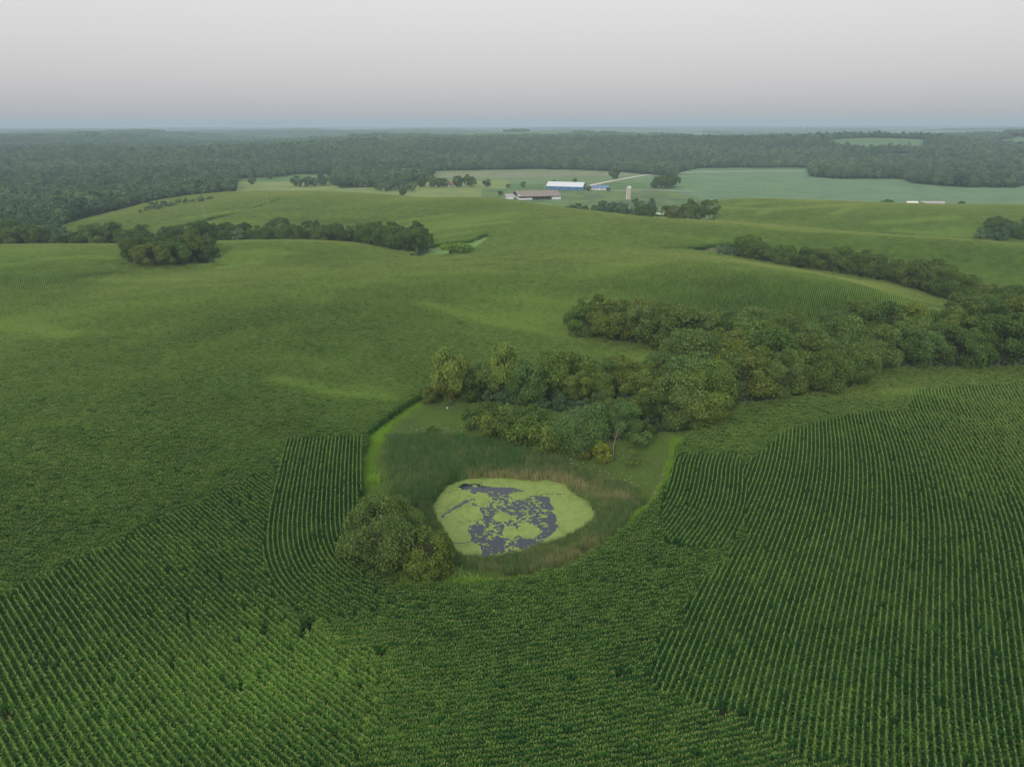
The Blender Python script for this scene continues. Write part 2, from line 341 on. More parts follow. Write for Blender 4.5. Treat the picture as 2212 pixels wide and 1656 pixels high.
# the bank of the pond is a finer sheet; the coarse one dips under it
inb = (gx.ravel() > PB[0] + 3) & (gx.ravel() < PB[1] - 3) & (gy.ravel() > PB[2] + 3) & (gy.ravel() < PB[3] - 3)
gz2 = gz - .9 * inb
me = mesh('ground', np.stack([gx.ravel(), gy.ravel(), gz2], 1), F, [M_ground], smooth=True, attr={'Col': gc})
obj('ground', me, kind='structure', label='rolling farmland running out to the flat wooded horizon')

bx, by = np.meshgrid(np.arange(PB[0], PB[1], .4), np.arange(PB[2], PB[3], .4)); bs = bx.shape; bx = bx.ravel(); by = by.ravel()
S_L = smooth_line(poly([(912,866),(862,900),(815,940),(793,985),(788,1015),(796,1050)]), 1)
S_R = smooth_line(poly([(1475,952),(1457,1000),(1440,1060),(1418,1095),(1365,1143),(1310,1190)]), 1)
S_B = smooth_line(poly([(1230,1247),(1140,1262),(1040,1272),(930,1274),(870,1262)]), 1)
T_L = smooth_line(poly([(870,893),(845,920),(825,955)]), 1)
T_R = smooth_line(poly([(1452,960),(1440,985),(1422,1045),(1405,1085)]), 1)
REEDD = poly([(838,952),(900,948),(1000,950),(1090,968),(1130,992),(1125,1018),(1010,1026),(960,1045),(935,1075),(925,1092),(880,1080),(845,1075),(836,1000)])
def bank_colour(x, y):
    c = np.tile(np.array([.16, .215, .072]), (len(x), 1))
    n = fbm(x, y, 5, 4, 4)[:, None]
    c = c * (.7 + .7 * n) + np.array([.06, .04, .01]) * sstep(.5, .7, fbm(x, y, 9, 14, 3))[:, None]
    ib = inside(BUF, x, y); soil = np.array([.075, .062, .045]); c[~ib] = soil * .8 + .2 * np.array([.05, .09, .03])
    for T in (T_L, T_R):
        w = (1 - sstep(.4, 1.6, dline(T, x, y) + 1.2 * (n[:, 0] - .5)))[:, None]; c = c * (1 - w) + np.array([.16, .15, .08]) * w
    for S, wd in ((S_L, 2.0), (S_R, 1.5), (S_B, 1.3)):
        w = (1 - sstep(wd * .6, wd * 1.4, dline(S, x, y) + 2 * (n[:, 0] - .5)))[:, None]; c = c * (1 - w) + np.array([.11, .20, .03]) * w
    w = (1 - sstep(0, 3.5, dline(POND, x, y, True)))[:, None]; c = c * (1 - w) + np.array([.05, .06, .03]) * w
    BG = poly([(838,1262),(862,1275),(880,1268),(858,1258)]); m = inside(BG, x, y); c[m] = (.22, .17, .14)
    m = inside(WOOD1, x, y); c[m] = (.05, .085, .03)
    return c
ins = inside(POND, bx, by); dpond = dline(POND, bx, by, True)
bz = H(bx, by); ringz = PZ + .25 + np.clip(dpond, 0, 6) * .16
w = 1 - sstep(2, 9, dpond); bz = np.where(ins, PZ - np.clip(dpond * .4, 0, 1.6) - .02, bz * (1 - w) + np.minimum(bz + 1, ringz) * w)
bz = bz + (fbm(bx, by, 1.2, 3, 2) - .5) * .18
edge = (bx < PB[0] + 1.2) | (bx > PB[1] - 1.2) | (by < PB[2] + 1.2) | (by > PB[3] - 1.2); bz = bz - edge * .8 + .03
ii = np.arange(len(bx)).reshape(bs)
F = np.stack([ii[:-1, :-1], ii[:-1, 1:], ii[1:, 1:], ii[1:, :-1]], -1).reshape(-1, 4)
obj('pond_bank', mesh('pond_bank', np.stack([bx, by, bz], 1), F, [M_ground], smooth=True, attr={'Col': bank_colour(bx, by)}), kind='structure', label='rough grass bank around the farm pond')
def BZ(x, y):                         # height of the bank where it exists
    x = np.atleast_1d(x); y = np.atleast_1d(y); z = H(x, y)
    i = np.round((x - PB[0]) / .4).astype(int); j = np.round((y - PB[2]) / .4).astype(int)
    ok = (i >= 3) & (i < bs[1] - 3) & (j >= 3) & (j < bs[0] - 3)
    z[ok] = bz.reshape(bs)[j[ok], i[ok]]; return z

# ------------------------------------------------------------------ pond
m, t, b = mat('pond_water', .06); b.inputs['Base Color'].default_value = (.014, .022, .034, 1); b.inputs['Specular IOR Level'].default_value = .4
nn = t.nodes.new('ShaderNodeTexNoise'); nn.inputs['Scale'].default_value = 3; bp = t.nodes.new('ShaderNodeBump'); bp.inputs['Strength'].default_value = .03
g_ = t.nodes.new('ShaderNodeNewGeometry'); t.links.new(g_.outputs['Position'], nn.inputs[0]); t.links.new(nn.outputs[0], bp.inputs['Height']); t.links.new(bp.outputs[0], b.inputs['Normal'])
M_water = m
pc = POND.mean(0); Pg = pc + (POND - pc) * 1.03
nP = len(Pg); me = mesh('pond_water', np.concatenate([np.column_stack([Pg, np.full(nP, PZ)]), [[pc[0], pc[1], PZ]]]), np.array([[i, (i + 1) % nP, nP] for i in range(nP)]), [M_water])
me.flip_normals() if me.polygons[0].normal.z < 0 else None
obj('pond_water', me, kind='structure', label='dark open water of the round farm pond')
M_weed = plain('duckweed', (.20, .27, .066), .75, 1.2, .18)
t = M_weed.node_tree; nn = t.nodes.new('ShaderNodeTexNoise'); nn.inputs['Scale'].default_value = .35; nn.inputs['Detail'].default_value = 8; nn.inputs['Roughness'].default_value = .65
nn.inputs['Distortion'].default_value = 1.5
cr = t.nodes.new('ShaderNodeValToRGB'); cr.color_ramp.elements[0].position = .42; cr.color_ramp.elements[1].position = .5
cr.color_ramp.elements[0].color = (.80, .84, .80, 1); cr.color_ramp.elements[1].color = (1, 1, 1, 1)
g_ = t.nodes.new('ShaderNodeNewGeometry'); t.links.new(g_.outputs['Position'], nn.inputs[0]); t.links.new(nn.outputs[0], cr.inputs[0])
mu = t.nodes.new('ShaderNodeMix'); mu.data_type = 'RGBA'; mu.blend_type = 'MULTIPLY'; mu.inputs['Factor'].default_value = 1
bs_ = t.nodes['Principled BSDF']; old = bs_.inputs['Base Color'].links[0].from_socket
t.links.new(old, mu.inputs['A']); t.links.new(cr.outputs[0], mu.inputs['B']); t.links.new(mu.outputs['Result'], bs_.inputs['Base Color'])
st = .10
wx, wy = np.meshgrid(np.arange(POND[:, 0].min() - .5, POND[:, 0].max() + .5, st), np.arange(POND[:, 1].min() - .5, POND[:, 1].max() + .5, st)); ws = wx.shape
fx = wx.ravel(); fy = wy.ravel()
keep = inside(POND, fx, fy) | (dline(POND, fx, fy, True) < .5)
warp = (fbm(fx, fy, 2.2, 50, 4) - .5) * 1.8; wrp2 = (fbm(fx, fy, 2.2, 60, 4) - .5) * 1.8
din = dline(OPEN, fx + warp, fy + wrp2, True) * np.where(inside(OPEN, fx + warp, fy + wrp2), 1, -1)
f1 = .35 * fbm(fx, fy, 2.0, 70, 3) + .65 * fbm(fx, fy, .45, 71, 2)
big = np.zeros(len(fx), bool)
for zx, zy, rx_, ry_ in [(975,1060,48,26),(1020,1140,42,34),(1120,1135,62,38),(1075,940,55,24),(860,955,45,38)]:
    c0 = at(*z3(zx, zy)); c1 = at(*z3(zx + rx_, zy)); c2 = at(*z3(zx, zy + ry_))
    big |= (((fx - c0[0]) / (c1[0] - c0[0])) ** 2 + ((fy - c0[1]) / (c0[1] - c2[1])) ** 2 + (f1 - .5) * 2.2) < 1
pure = np.zeros(len(fx), bool)
for zx, zy, rx_, ry_ in [(775,880,50,20),(860,898,70,20),(960,900,90,14),(1080,905,60,18),(1190,950,50,24),(1235,985,38,40),(1250,1090,26,70),(840,1120,40,30),(950,1200,40,30),(1110,1190,60,18),(880,1245,25,18)]:
    c0 = at(*z3(zx, zy)); c1 = at(*z3(zx + rx_, zy)); c2 = at(*z3(zx, zy + ry_))
    pure |= (((fx - c0[0]) / (c1[0] - c0[0])) ** 2 + ((fy - c0[1]) / (c0[1] - c2[1])) ** 2 + (f1 - .5) * 3.0) < 1
water = (din > 0) & ((f1 < .515) | pure) & ~big
crack = (np.abs(fbm(fx, fy, 9, 90, 3) - .5) < .002) & (din > -3) & (din < 0)
crack2 = dline(smooth_line(poly([z3(*p) for p in [(640,1045),(700,1010),(760,975),(830,950)]]), .5), fx + warp * .3, fy) < (.1 + .5 * np.clip(f1 - .45, 0, 1) * 4)
keep &= ~(water | crack | crack2)
kk = keep.reshape(ws); ii = np.arange(len(fx)).reshape(ws)
q = kk[:-1, :-1] & kk[:-1, 1:] & kk[1:, 1:] & kk[1:, :-1]
F = np.stack([ii[:-1, :-1], ii[:-1, 1:], ii[1:, 1:], ii[1:, :-1]], -1)[q]
used, inv = np.unique(F, return_inverse=True)
obj('duckweed', mesh('duckweed', np.column_stack([fx[used], fy[used], np.full(len(used), PZ + .012)]), inv.reshape(-1, 4), [M_weed]), kind='stuff',
    label='yellow-green duckweed floating in ragged sheets on the pond', category='duckweed')

# ------------------------------------------------------------------ plant builders
def ribbon(pts, wid, side):           # pts (k,3), widths, side vector -> quads strip
    pts = np.asarray(pts, float); s = np.asarray(side, float)[None] * np.asarray(wid)[:, None] / 2
    V = np.empty((2 * len(pts), 3)); V[0::2] = pts - s; V[1::2] = pts + s
    F = np.array([[2 * i, 2 * i + 1, 2 * i + 3, 2 * i + 2] for i in range(len(pts) - 1)]); return V, F
class Bld:
    def __init__(s): s.V = []; s.F = []; s.M = []; s.n = 0
    def add(s, V, F, m=0): s.V.append(V); s.F.append(F + s.n); s.M.append(np.full(len(F), m)); s.n += len(V)
    def mesh(s, name, mats, **k): return mesh(name, np.concatenate(s.V), np.concatenate(s.F), mats, np.concatenate(s.M), **k)
def corn_plant(B, x, y, h, rg, ns=3, wide=1.0):
    a0 = rg.uniform(0, math.pi)
    V, F = ribbon([(x, y, 0), (x, y, h * .92)], [.035 * wide, .025 * wide], (math.cos(a0), math.sin(a0), 0)); B.add(V, F)
    nl = 8
    for i in range(nl):
        z0 = h * (.22 + .66 * i / (nl - 1)); a = a0 + math.pi / 2 + i * math.pi + rg.normal(0, .55)
        ln = (.85 - .45 * abs(i / (nl - 1) - .35)) * rg.uniform(.8, 1.15) * (1 if i < nl - 1 else .7)
        up = rg.uniform(.55, .95) if i < nl - 2 else 1.1
        dx, dy = math.cos(a), math.sin(a); P = []
        for k in range(ns + 1):
            s = k / ns; P.append((x + dx * ln * s * .85, y + dy * ln * s * .85, z0 + ln * (up * s - 1.05 * s * s)))
        wd = np.interp(np.linspace(0, 1, ns + 1), [0, .3, .7, 1], [.05, .10, .08, .01]) * wide
        V, F = ribbon(P, wd, (-dy, dx, rg.uniform(-.3, .3))); B.add(V, F)
    for k in range(4):
        a = rg.uniform(0, 2 * math.pi); t_ = rg.uniform(.08, .2)
        V, F = ribbon([(x, y, h * .9), (x + math.cos(a) * t_, y + math.sin(a) * t_, h * .9 + rg.uniform(.25, .38))], [.02 * wide, .028 * wide], (-math.sin(a), math.cos(a), 0)); B.add(V, F, 1)
def row_piece(i, length, rows, sp, wide=1.0, ns=3):
    rg = np.random.default_rng(100 + i); B = Bld()
    for r in range(rows):
        yy = (r - (rows - 1) / 2) * .76
        for x in np.arange(-length / 2 + sp / 2, length / 2, sp):
            if rg.random() < .03: continue
            corn_plant(B, x + rg.normal(0, .03), yy + rg.normal(0, .03), rg.normal(2.45, .13), rg, ns, wide)
    return B.mesh('corn_rows', [M_corn, M_tassel])
def sources(name, meshes):
    c = bpy.data.collections.new(name)
    for i, m in enumerate(meshes): c.objects.link(bpy.data.objects.new('%s_%02d' % (name, i), m))
    return c
def scatter(name, src, P, rot, scl, pick, tint, **props):
    me = bpy.data.meshes.new(name); n = len(P); me.vertices.add(n); me.vertices.foreach_set('co', np.asarray(P, np.float32).ravel())
    a = me.attributes.new('rot', 'FLOAT_VECTOR', 'POINT'); a.data.foreach_set('vector', np.asarray(rot, np.float32).ravel())
    a = me.attributes.new('scl', 'FLOAT_VECTOR', 'POINT'); s = np.asarray(scl, np.float32); s = np.repeat(s[:, None], 3, 1) if s.ndim == 1 else s; a.data.foreach_set('vector', s.ravel())
    a = me.attributes.new('pick', 'INT', 'POINT'); a.data.foreach_set('value', np.asarray(pick, np.int32))
    a = me.attributes.new('tint', 'FLOAT', 'POINT'); a.data.foreach_set('value', np.asarray(tint, np.float32))
    o = obj(name, me, **props)
    ng = bpy.data.node_groups.new(name, 'GeometryNodeTree')
    ng.interface.new_socket('Geometry', in_out='INPUT', socket_type='NodeSocketGeometry'); ng.interface.new_socket('Geometry', in_out='OUTPUT', socket_type='NodeSocketGeometry')
    n_ = ng.nodes; l = ng.links; gi = n_.new('NodeGroupInput'); go = n_.new('NodeGroupOutput')
    ip = n_.new('GeometryNodeInstanceOnPoints'); ci = n_.new('GeometryNodeCollectionInfo'); ci.inputs['Collection'].default_value = src
    ci.inputs['Separate Children'].default_value = True; ci.inputs['Reset Children'].default_value = True
    def na(nm, ty):
        k = n_.new('GeometryNodeInputNamedAttribute'); k.data_type = ty; k.inputs['Name'].default_value = nm; return k.outputs['Attribute']
    l.new(gi.outputs[0], ip.inputs['Points']); l.new(ci.outputs[0], ip.inputs['Instance']); ip.inputs['Pick Instance'].default_value = True
    l.new(na('pick', 'INT'), ip.inputs['Instance Index']); l.new(na('rot', 'FLOAT_VECTOR'), ip.inputs['Rotation']); l.new(na('scl', 'FLOAT_VECTOR'), ip.inputs['Scale'])
    l.new(ip.outputs[0], go.inputs[0])
    md = o.modifiers.new('scatter', 'NODES'); md.node_group = ng
    return o

# ------------------------------------------------------------------ corn
NONCORN = [BUF, WOOD1, CLUMP, TL, WATERWAY, BARE, LSLOPE]
def corn_ok(x, y):
    k = cornland(x, y)
    for P in NONCORN: k &= ~inside(P, x, y)
    k |= inside(INLET, x, y) & (y > 100)
    k &= dline(TR_line, x, y) > 4.5
    return k
GAPS = [(smooth_line(poly([(692,1342),(665,1372),(625,1425),(600,1452),(560,1490),(505,1512)]), .5), .32),
        ]
BARES = [(at(*p), r) for p, r in [((0, 1560), 1.6), ((1345,1478), .9), ((1965,905), 1.0)]]
LIGHT = [(at(*p), r, a) for p, r, a in [((1170,690), 26, .38), ((1120,650), 18, .25), ((1100,705), 14, .3), ((1330,775), 22, .35), ((60,700), 26, .35), ((780,850), 14, .3), ((650,790), 14, .22), ((500,560), 22, .35), ((420,1520), 14, .16),
         ((680,1480), 12, .3), ((520,1420), 14, .18), ((250,1560), 16, .15), ((1960,860), 10, .4), ((760,900), 12, .15), ((1010,480), 40, .3), ((900,500), 36, .3), ((2090,505), 20, .5), ((1740,440), 18, .4), ((1620,445), 16, .4),
         ((60,545), 26, .3), ((200,530), 24, .3), ((1250,740), 14, .3), ((900,545), 16, .4), ((480,490), 40, .2), ((1280,655), 14, .2)]]
BANDS = [(smooth_line(poly(P, 2.0), 2), wd, a) for P, wd, a in [
    ([(1545,449),(1660,454),(1760,449),(1860,441)], 5, .4), ([(1640,462),(1665,452),(1700,446)], 4, .5), ([(1805,462),(1830,452),(1850,446)], 4, .5), ([(1895,482),(1960,478),(2060,470)], 6, .5), ([(1940,498),(2000,505),(2080,508),(2212,500)], 5, .5),
    ([(1650,492),(1720,500),(1800,503)], 4, .3), ([(860,502),(940,494),(1020,486),(1110,478)], 5, .4), ([(880,518),(960,508),(1020,500)], 4, .4), ([(760,488),(860,478),(980,462)], 6, .3), ([(620,500),(740,492),(840,492)], 7, .3),
    ([(600,815),(700,842),(790,852),(880,858)], 3, .35), ([(-60,700),(60,704),(110,712),(160,722)], 4, .35), ([(920,655),(1000,675),(1090,702),(1180,716),(1240,722)], 3.5, .35), ([(1130,640),(1200,655),(1290,660)], 4, .3), ([(470,552),(540,540),(630,545)], 5, .4), ([(480,575),(520,565),(560,566)], 4, .4),
    ([(1430,535),(1500,531),(1600,527)], 3, -.35), ([(700,620),(900,590),(1060,585)], 8, .12), ([(1060,620),(1240,600),(1420,560)], 9, .12), ([(300,660),(520,630),(700,640)], 9, .1), ([(150,830),(400,760),(600,700)], 8, .12), ([(420,720),(560,690),(760,660)], 6, -.15), ([(200,600),(300,604),(420,600)], 5, .2),
    ([(0,570),(100,556),(200,552),(262,556)], 6, .3), ([(180,592),(240,584),(270,586)], 4, -.25), ([(400,470),(500,455),(560,448)], 5, .35), ([(1400,500),(1560,520),(1700,520)], 5, .15), ([(1750,540),(1950,580),(2212,600)], 8, .12), ([(1320,790),(1420,760)], 5, .25)]]
DARK = [(at(*p), r, a) for p, r, a in [((1850,1200), 45, .16), ((1950,930), 20, .12), ((680,1100), 18, .12), ((1480,1180), 14, .1), ((760,500), 60, .1), ((1100,1400), 22, .06), ((450,900), 30, .08), ((880,830), 12, .1)]]
def corn_tint(x, y):
    r = np.hypot(x, y)
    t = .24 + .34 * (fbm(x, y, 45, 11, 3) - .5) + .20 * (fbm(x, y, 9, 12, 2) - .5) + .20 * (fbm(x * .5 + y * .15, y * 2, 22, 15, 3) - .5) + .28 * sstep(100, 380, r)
    for c, R, a in LIGHT: t = t + a * np.exp(-(((x - c[0]) / R) ** 2 + ((y - c[1]) / (R * .55)) ** 2))
    for G, wd, a in BANDS:
        m = (x > G[:, 0].min() - 3 * wd) & (x < G[:, 0].max() + 3 * wd) & (y > G[:, 1].min() - 3 * wd) & (y < G[:, 1].max() + 3 * wd); t[m] += 1.4 * a * np.exp(-(dline(G[::3], x[m], y[m]) / wd) ** 2)
    for c, R, a in DARK: t = t - a * np.exp(-((x - c[0]) ** 2 + (y - c[1]) ** 2) / R ** 2)
    return np.clip(t, 0.02, 1)
def grid_rows(angle, box, seg, sp, wav=0.6):
    a = math.radians(angle); d = np.array([math.sin(a), math.cos(a)]); n = np.array([math.cos(a), -math.sin(a)])
    cs = np.array([[box[0], box[2]], [box[1], box[2]], [box[0], box[3]], [box[1], box[3]]])
    u = cs @ d; v = cs @ n
    U, Vv = np.meshgrid(np.arange(u.min(), u.max(), seg), np.arange(math.floor(v.min() / sp) * sp, v.max(), sp))
    U = U + (np.arange(U.shape[0])[:, None] * .618 % 1) * seg * .5
    off = wav * np.sin(U / 19 + 1) + wav * .8 * np.sin(U / 47)
    x = U * d[0] + (Vv + off) * n[0]; y = U * d[1] + (Vv + off) * n[1]
    da = wav / 19 * np.cos(U / 19 + 1) + wav * .8 / 47 * np.cos(U / 47)
    return x.ravel(), y.ravel(), (a + np.arctan(da)).ravel()
def guide_rows(G, seg, sp, lo, hi):
    X, Y, A = [], [], []
    T = np.gradient(G, axis=0); T /= np.hypot(*T.T)[:, None]; Nn = np.stack([T[:, 1], -T[:, 0]], 1)
    for k in range(lo, hi):
        Q = G + Nn * k * sp; s = np.concatenate([[0], np.cumsum(np.hypot(*np.diff(Q, axis=0).T))])
        # keep only where the offset still runs forwards
        fw = (np.gradient(Q, axis=0) * T).sum(1) > .15
        q = np.arange(.5 * seg * ((k * .618) % 1), s[-1], seg); x = np.interp(q, s, Q[:, 0]); y = np.interp(q, s, Q[:, 1])
        a = np.unwrap(np.arctan2(T[:, 0], T[:, 1])); ok = np.interp(q, s, fw.astype(float)) > .9
        X.append(x[ok]); Y.append(y[ok]); A.append(np.interp(q, s, a)[ok])
    return np.concatenate(X), np.concatenate(Y), np.concatenate(A)
NEAR = 380.0; SEG = 1.2
def WZ(P, x, y):
    k = 7 * sstep(-45, -15, x) * (y < 110) + 1.0
    return inside(P, x + k * (fbm(x, y, 5, 93, 2) - .5), y + k * (fbm(x, y, 5, 94, 2) - .5))
allx, ally, alla = [], [], []
def addrows(x, y, a, m): allx.append(x[m]); ally.append(y[m]); alla.append(a[m])
def infront(x, y): return (y > 18) & (np.abs(x) < .92 * y + 14) & (np.hypot(x, y) < NEAR)
x, y, a = grid_rows(26.5, (-10, 260, 20, 280), SEG, .76, 1.3); addrows(x, y, a, infront(x, y) & WZ(ZA, x, y))
GJ = smooth_line(poly([(640,900),(618,945),(583,1080),(563,1190),(586,1275),(640,1336),(760,1395)]), 1)
x, y, a = guide_rows(GJ, SEG, .76, -60, 60); addrows(x, y, a, infront(x, y) & inside(ZJ, x, y))
GA2 = smooth_line(poly([(1500,955),(1472,1010),(1462,1060),(1445,1110),(1390,1180)]), 1)
x, y, a = guide_rows(GA2, SEG, .76, -60, 60); addrows(x, y, a, infront(x, y) & inside(ZA2, x, y) & ~WZ(ZA, x, y))
x, y, a = grid_rows(-48.5, (-200, 20, 15, 180), SEG, .76, .8); addrows(x, y, a, infront(x, y) & WZ(ZB, x, y) & ~inside(ZJ, x, y))
def special(x, y):
    m = WZ(ZA, x, y) | inside(ZA2, x, y) | WZ(ZB, x, y) | inside(ZJ, x, y); return m
x, y, a = grid_rows(78, (-360, 360, 15, 382), SEG, .76, 1.5)
yy = y; m = infront(x, y); x, y, a = x[m], y[m], a[m]
m = ~special(x, y) & ~inside(ZR1, x, y) & ~inside(ZL, x, y); addrows(x, y, a, m)
x, y, a = grid_rows(-33, (-380, -80, 150, 382), SEG, .76, 2.0); addrows(x, y, a, infront(x, y) & inside(ZL, x, y))
x, y, a = grid_rows(27, (20, 330, 150, 382), SEG, .76, .8); addrows(x, y, a, infront(x, y) & inside(ZR1, x, y) & ~WZ(ZA, x, y))
x = np.concatenate(allx); y = np.concatenate(ally); a = np.concatenate(alla)
m = corn_ok(x, y) & (RNG.random(len(x)) > .02)
for G, wd in GAPS: m &= dline(G, x, y) > wd * (.5 + fbm(x, y, 3, 5, 2))
for c, R in BARES: m &= np.hypot(x - c[0], (y - c[1]) * 1.2) > R * (.4 + 1.2 * fbm(x, y, 1.5, 6, 2))
x, y, a = x[m], y[m], a[m]; n = len(x)
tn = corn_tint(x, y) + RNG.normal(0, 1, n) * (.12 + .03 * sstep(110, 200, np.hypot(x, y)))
vig = .93 + .16 * (fbm(x, y, 14, 41, 3) - .5) * 2 + RNG.normal(0, .035, n)
slope = lambda x, y, a, d=1.5: np.arctan((H(x + np.sin(a) * d, y + np.cos(a) * d) - H(x - np.sin(a) * d, y - np.cos(a) * d)) / (2 * d))
flip = RNG.integers(0, 2, n) * math.pi
rot = np.stack([np.zeros(n), np.zeros(n), math.pi / 2 - a + flip], 1)
pieces = sources('corn_piece', [row_piece(i, SEG, 1, .2, 1.3) for i in range(8)])
zc = np.where(inb.any(), H(x, y), H(x, y)) - .03
scatter('corn_crop', pieces, np.stack([x, y, zc], 1), rot, np.stack([np.ones(n), np.ones(n), np.clip(vig, .6, 1.25)], 1), RNG.integers(0, 8, n), np.clip(tn, 0, 1),
        kind='stuff', label='tall green tasselled corn planted in rows around the pond', category='corn')
print('near corn segments', n)

# farther fields: blocks of five rows
xs, ys, as_ = [], [], []
SL = 3.0; SP5 = 3.04
def farfront(x, y): return (y > 100) & (np.abs(x) < .86 * y + 10) & (np.hypot(x, y) >= NEAR)
far_zones = [(ZL, 62), (ZR1, 27)]
zone_of = lambda x, y: np.where(inside(ZL, x, y), 1, np.where(inside(ZR1, x, y), 2, 0))
for zi, ang, box in ((1, -33, (-420, -60, 180, 460)), (2, 27, (0, 340, 180, 420)), (0, 82, (-760, 760, 120, 900))):
    x, y, a = grid_rows(ang, box, SL, SP5, 2.5); m = farfront(x, y); x, y, a = x[m], y[m], a[m]
    m = (zone_of(x, y) == zi) & corn_ok(x, y); xs.append(x[m]); ys.append(y[m]); as_.append(a[m])
x = np.concatenate(xs); y = np.concatenate(ys); a = np.concatenate(as_); n = len(x)
a2 = a
sx_ = slope(x, y, a2, 3); sy_ = slope(x, y, a2 + math.pi / 2, 3)
rot = np.stack([-sy_, -sx_, math.pi / 2 - a2], 1)
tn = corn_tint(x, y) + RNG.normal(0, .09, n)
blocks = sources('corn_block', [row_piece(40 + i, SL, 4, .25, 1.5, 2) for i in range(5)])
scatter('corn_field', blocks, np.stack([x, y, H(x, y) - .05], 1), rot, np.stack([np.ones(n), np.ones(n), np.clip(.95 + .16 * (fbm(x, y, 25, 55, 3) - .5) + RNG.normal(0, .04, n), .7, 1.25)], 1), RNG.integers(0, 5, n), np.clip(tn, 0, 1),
        kind='stuff', label='corn covering the rolling hills behind the pond', category='corn')
print('far corn blocks', n)

# ------------------------------------------------------------------ reeds, grass, flowers on the bank
def blade_clump(i, nb, h, wid, spread, mats, lean=.35, heads=0):
    rg = np.random.default_rng(300 + i); B = Bld()
    for k in range(nb):
        x, y = rg.uniform(-spread, spread, 2); a = rg.uniform(0, 6.28); hh = h * rg.uniform(.6, 1.1); l = lean * rg.uniform(.1, 1) * hh; d = rg.uniform(0, 6.28)
        P = [(x, y, 0), (x + math.cos(d) * l * .3, y + math.sin(d) * l * .3, hh * .6), (x + math.cos(d) * l, y + math.sin(d) * l, hh)]
        V, F = ribbon(P, [wid, wid * .9, wid * .15], (math.cos(a), math.sin(a), 0)); B.add(V, F)
    return B.mesh('blades', mats)
reeds = sources('reed_clump', [blade_clump(i, 46, 2.1, .055, .55, [M_reed], .3) for i in range(5)])
RB = poly([(838,948),(1000,948),(1100,966),(1180,1000),(1290,1040),(1370,1060),(1395,1090),(1350,1140),(1270,1200),(1200,1235),(1080,1245),(990,1228),(960,1200),(935,1150),(900,1090),(846,1085),(836,1000)])
qx = RNG.uniform(PB[0], PB[1], 60000); qy = RNG.uniform(PB[2], PB[3], 60000)
m = inside(RB, qx + 3 * (fbm(qx, qy, 3, 91, 2) - .5), qy + 3 * (fbm(qx, qy, 3, 92, 2) - .5)) & (~inside(POND, qx, qy) | (dline(POND, qx, qy, True) < .7)); qx, qy = qx[m][:9000], qy[m][:9000]
dp = dline(POND, qx, qy, True); m = (RNG.random(len(qx)) < np.clip(1.1 - np.where(inside(REEDD, qx, qy), 0, np.clip((dp - 8) / 8, 0, .8)), .15, 1)); qx, qy = qx[m], qy[m]
dark = inside(REEDD, qx, qy); n = len(qx)
TAN = smooth_line(poly([(1010,1030),(1080,1025),(1160,1035),(1200,1030),(1260,1060),(1300,1085),(1350,1080)]), 1)
TAN2 = smooth_line(poly([(1180,1225),(1240,1215),(1290,1180)]), 1)
tn = np.where(dark, .07, .20) + .14 * sstep(.5, .75, fbm(qx, qy, 3, 33, 3))
tn = tn + .45 * np.exp(-(dline(TAN, qx, qy) / 1.3) ** 2) + .22 * np.exp(-(dline(TAN2, qx, qy) / 2.) ** 2) + RNG.normal(0, .1, n)
scatter('cattail_reeds', reeds, np.stack([qx, qy, np.maximum(BZ(qx, qy), PZ - .1)], 1), np.stack([np.zeros(n), np.zeros(n), RNG.uniform(0, 6.28, n)], 1), RNG.uniform(.6, 1.1, n) * np.where(dark, 1.05, .8), RNG.integers(0, 5, n), np.clip(tn, 0, 1),
        kind='stuff', label='dark green and tan cattail reeds ringing the pond', category='reeds')
tufts = sources('grass_tuft', [blade_clump(20 + i, 60, .45, .045, .6, [M_grass], .8) for i in range(4)])
qx = RNG.uniform(PB[0], PB[1], 70000); qy = RNG.uniform(PB[2], PB[3], 70000)
ds = np.minimum(np.minimum(dline(S_L, qx, qy), dline(S_R, qx, qy)), dline(S_B, qx, qy) * 1.2); dt = np.minimum(dline(T_L, qx, qy), dline(T_R, qx, qy))
m = inside(BUF, qx, qy) & ~inside(POND, qx, qy) & ~inside(WOOD1, qx, qy) & (dt > .45); qx, qy, ds = qx[m], qy[m], ds[m]; n = len(qx)
tn = .18 + .5 * (fbm(qx, qy, 6, 61, 3) - .4) + .8 * (1 - sstep(.8, 2.2, ds + 2 * (fbm(qx, qy, 3, 62, 2) - .5)))
sc_ = RNG.uniform(.5, 1.2, n) * (1 + 1.1 * sstep(.58, .72, fbm(qx, qy, 5, 64, 3)))
scatter('bank_grass', tufts, np.stack([qx, qy, BZ(qx, qy)], 1), np.stack([np.zeros(n), np.zeros(n), RNG.uniform(0, 6.28, n)], 1), sc_, RNG.integers(0, 4, n), np.clip(tn, 0, 1),
        kind='stuff', label='rough and bright green grass on the pond bank', category='grass')
M_flower = plain('white_petal', (.75, .75, .70), .7)
FL = smooth_line(poly([(990,935),(1100,962),(1200,1000),(1280,1020),(1370,1060)]), 1); FL2 = smooth_line(poly([(870,950),(940,935),(1000,930)]), 1)
B = Bld(); rg = np.random.default_rng(5)
for FLl, nf in ((FL, 170), (FL2, 60), (S_B, 8)):
    for k in range(nf):
        p = FLl[rg.integers(0, len(FLl))] + rg.normal(0, 1.9, 2); r_ = rg.uniform(.04, .10); z = float(BZ(np.array([p[0]]), np.array([p[1]]))[0]) + rg.uniform(.5, .95)
        an = np.arange(6) * math.pi / 3; V = np.column_stack([p[0] + r_ * np.cos(an), p[1] + r_ * np.sin(an), np.full(6, z)]); V = np.concatenate([V, [[p[0], p[1], z + .04]]])
        B.add(V, np.array([[i, (i + 1) % 6, 6] for i in range(6)]))
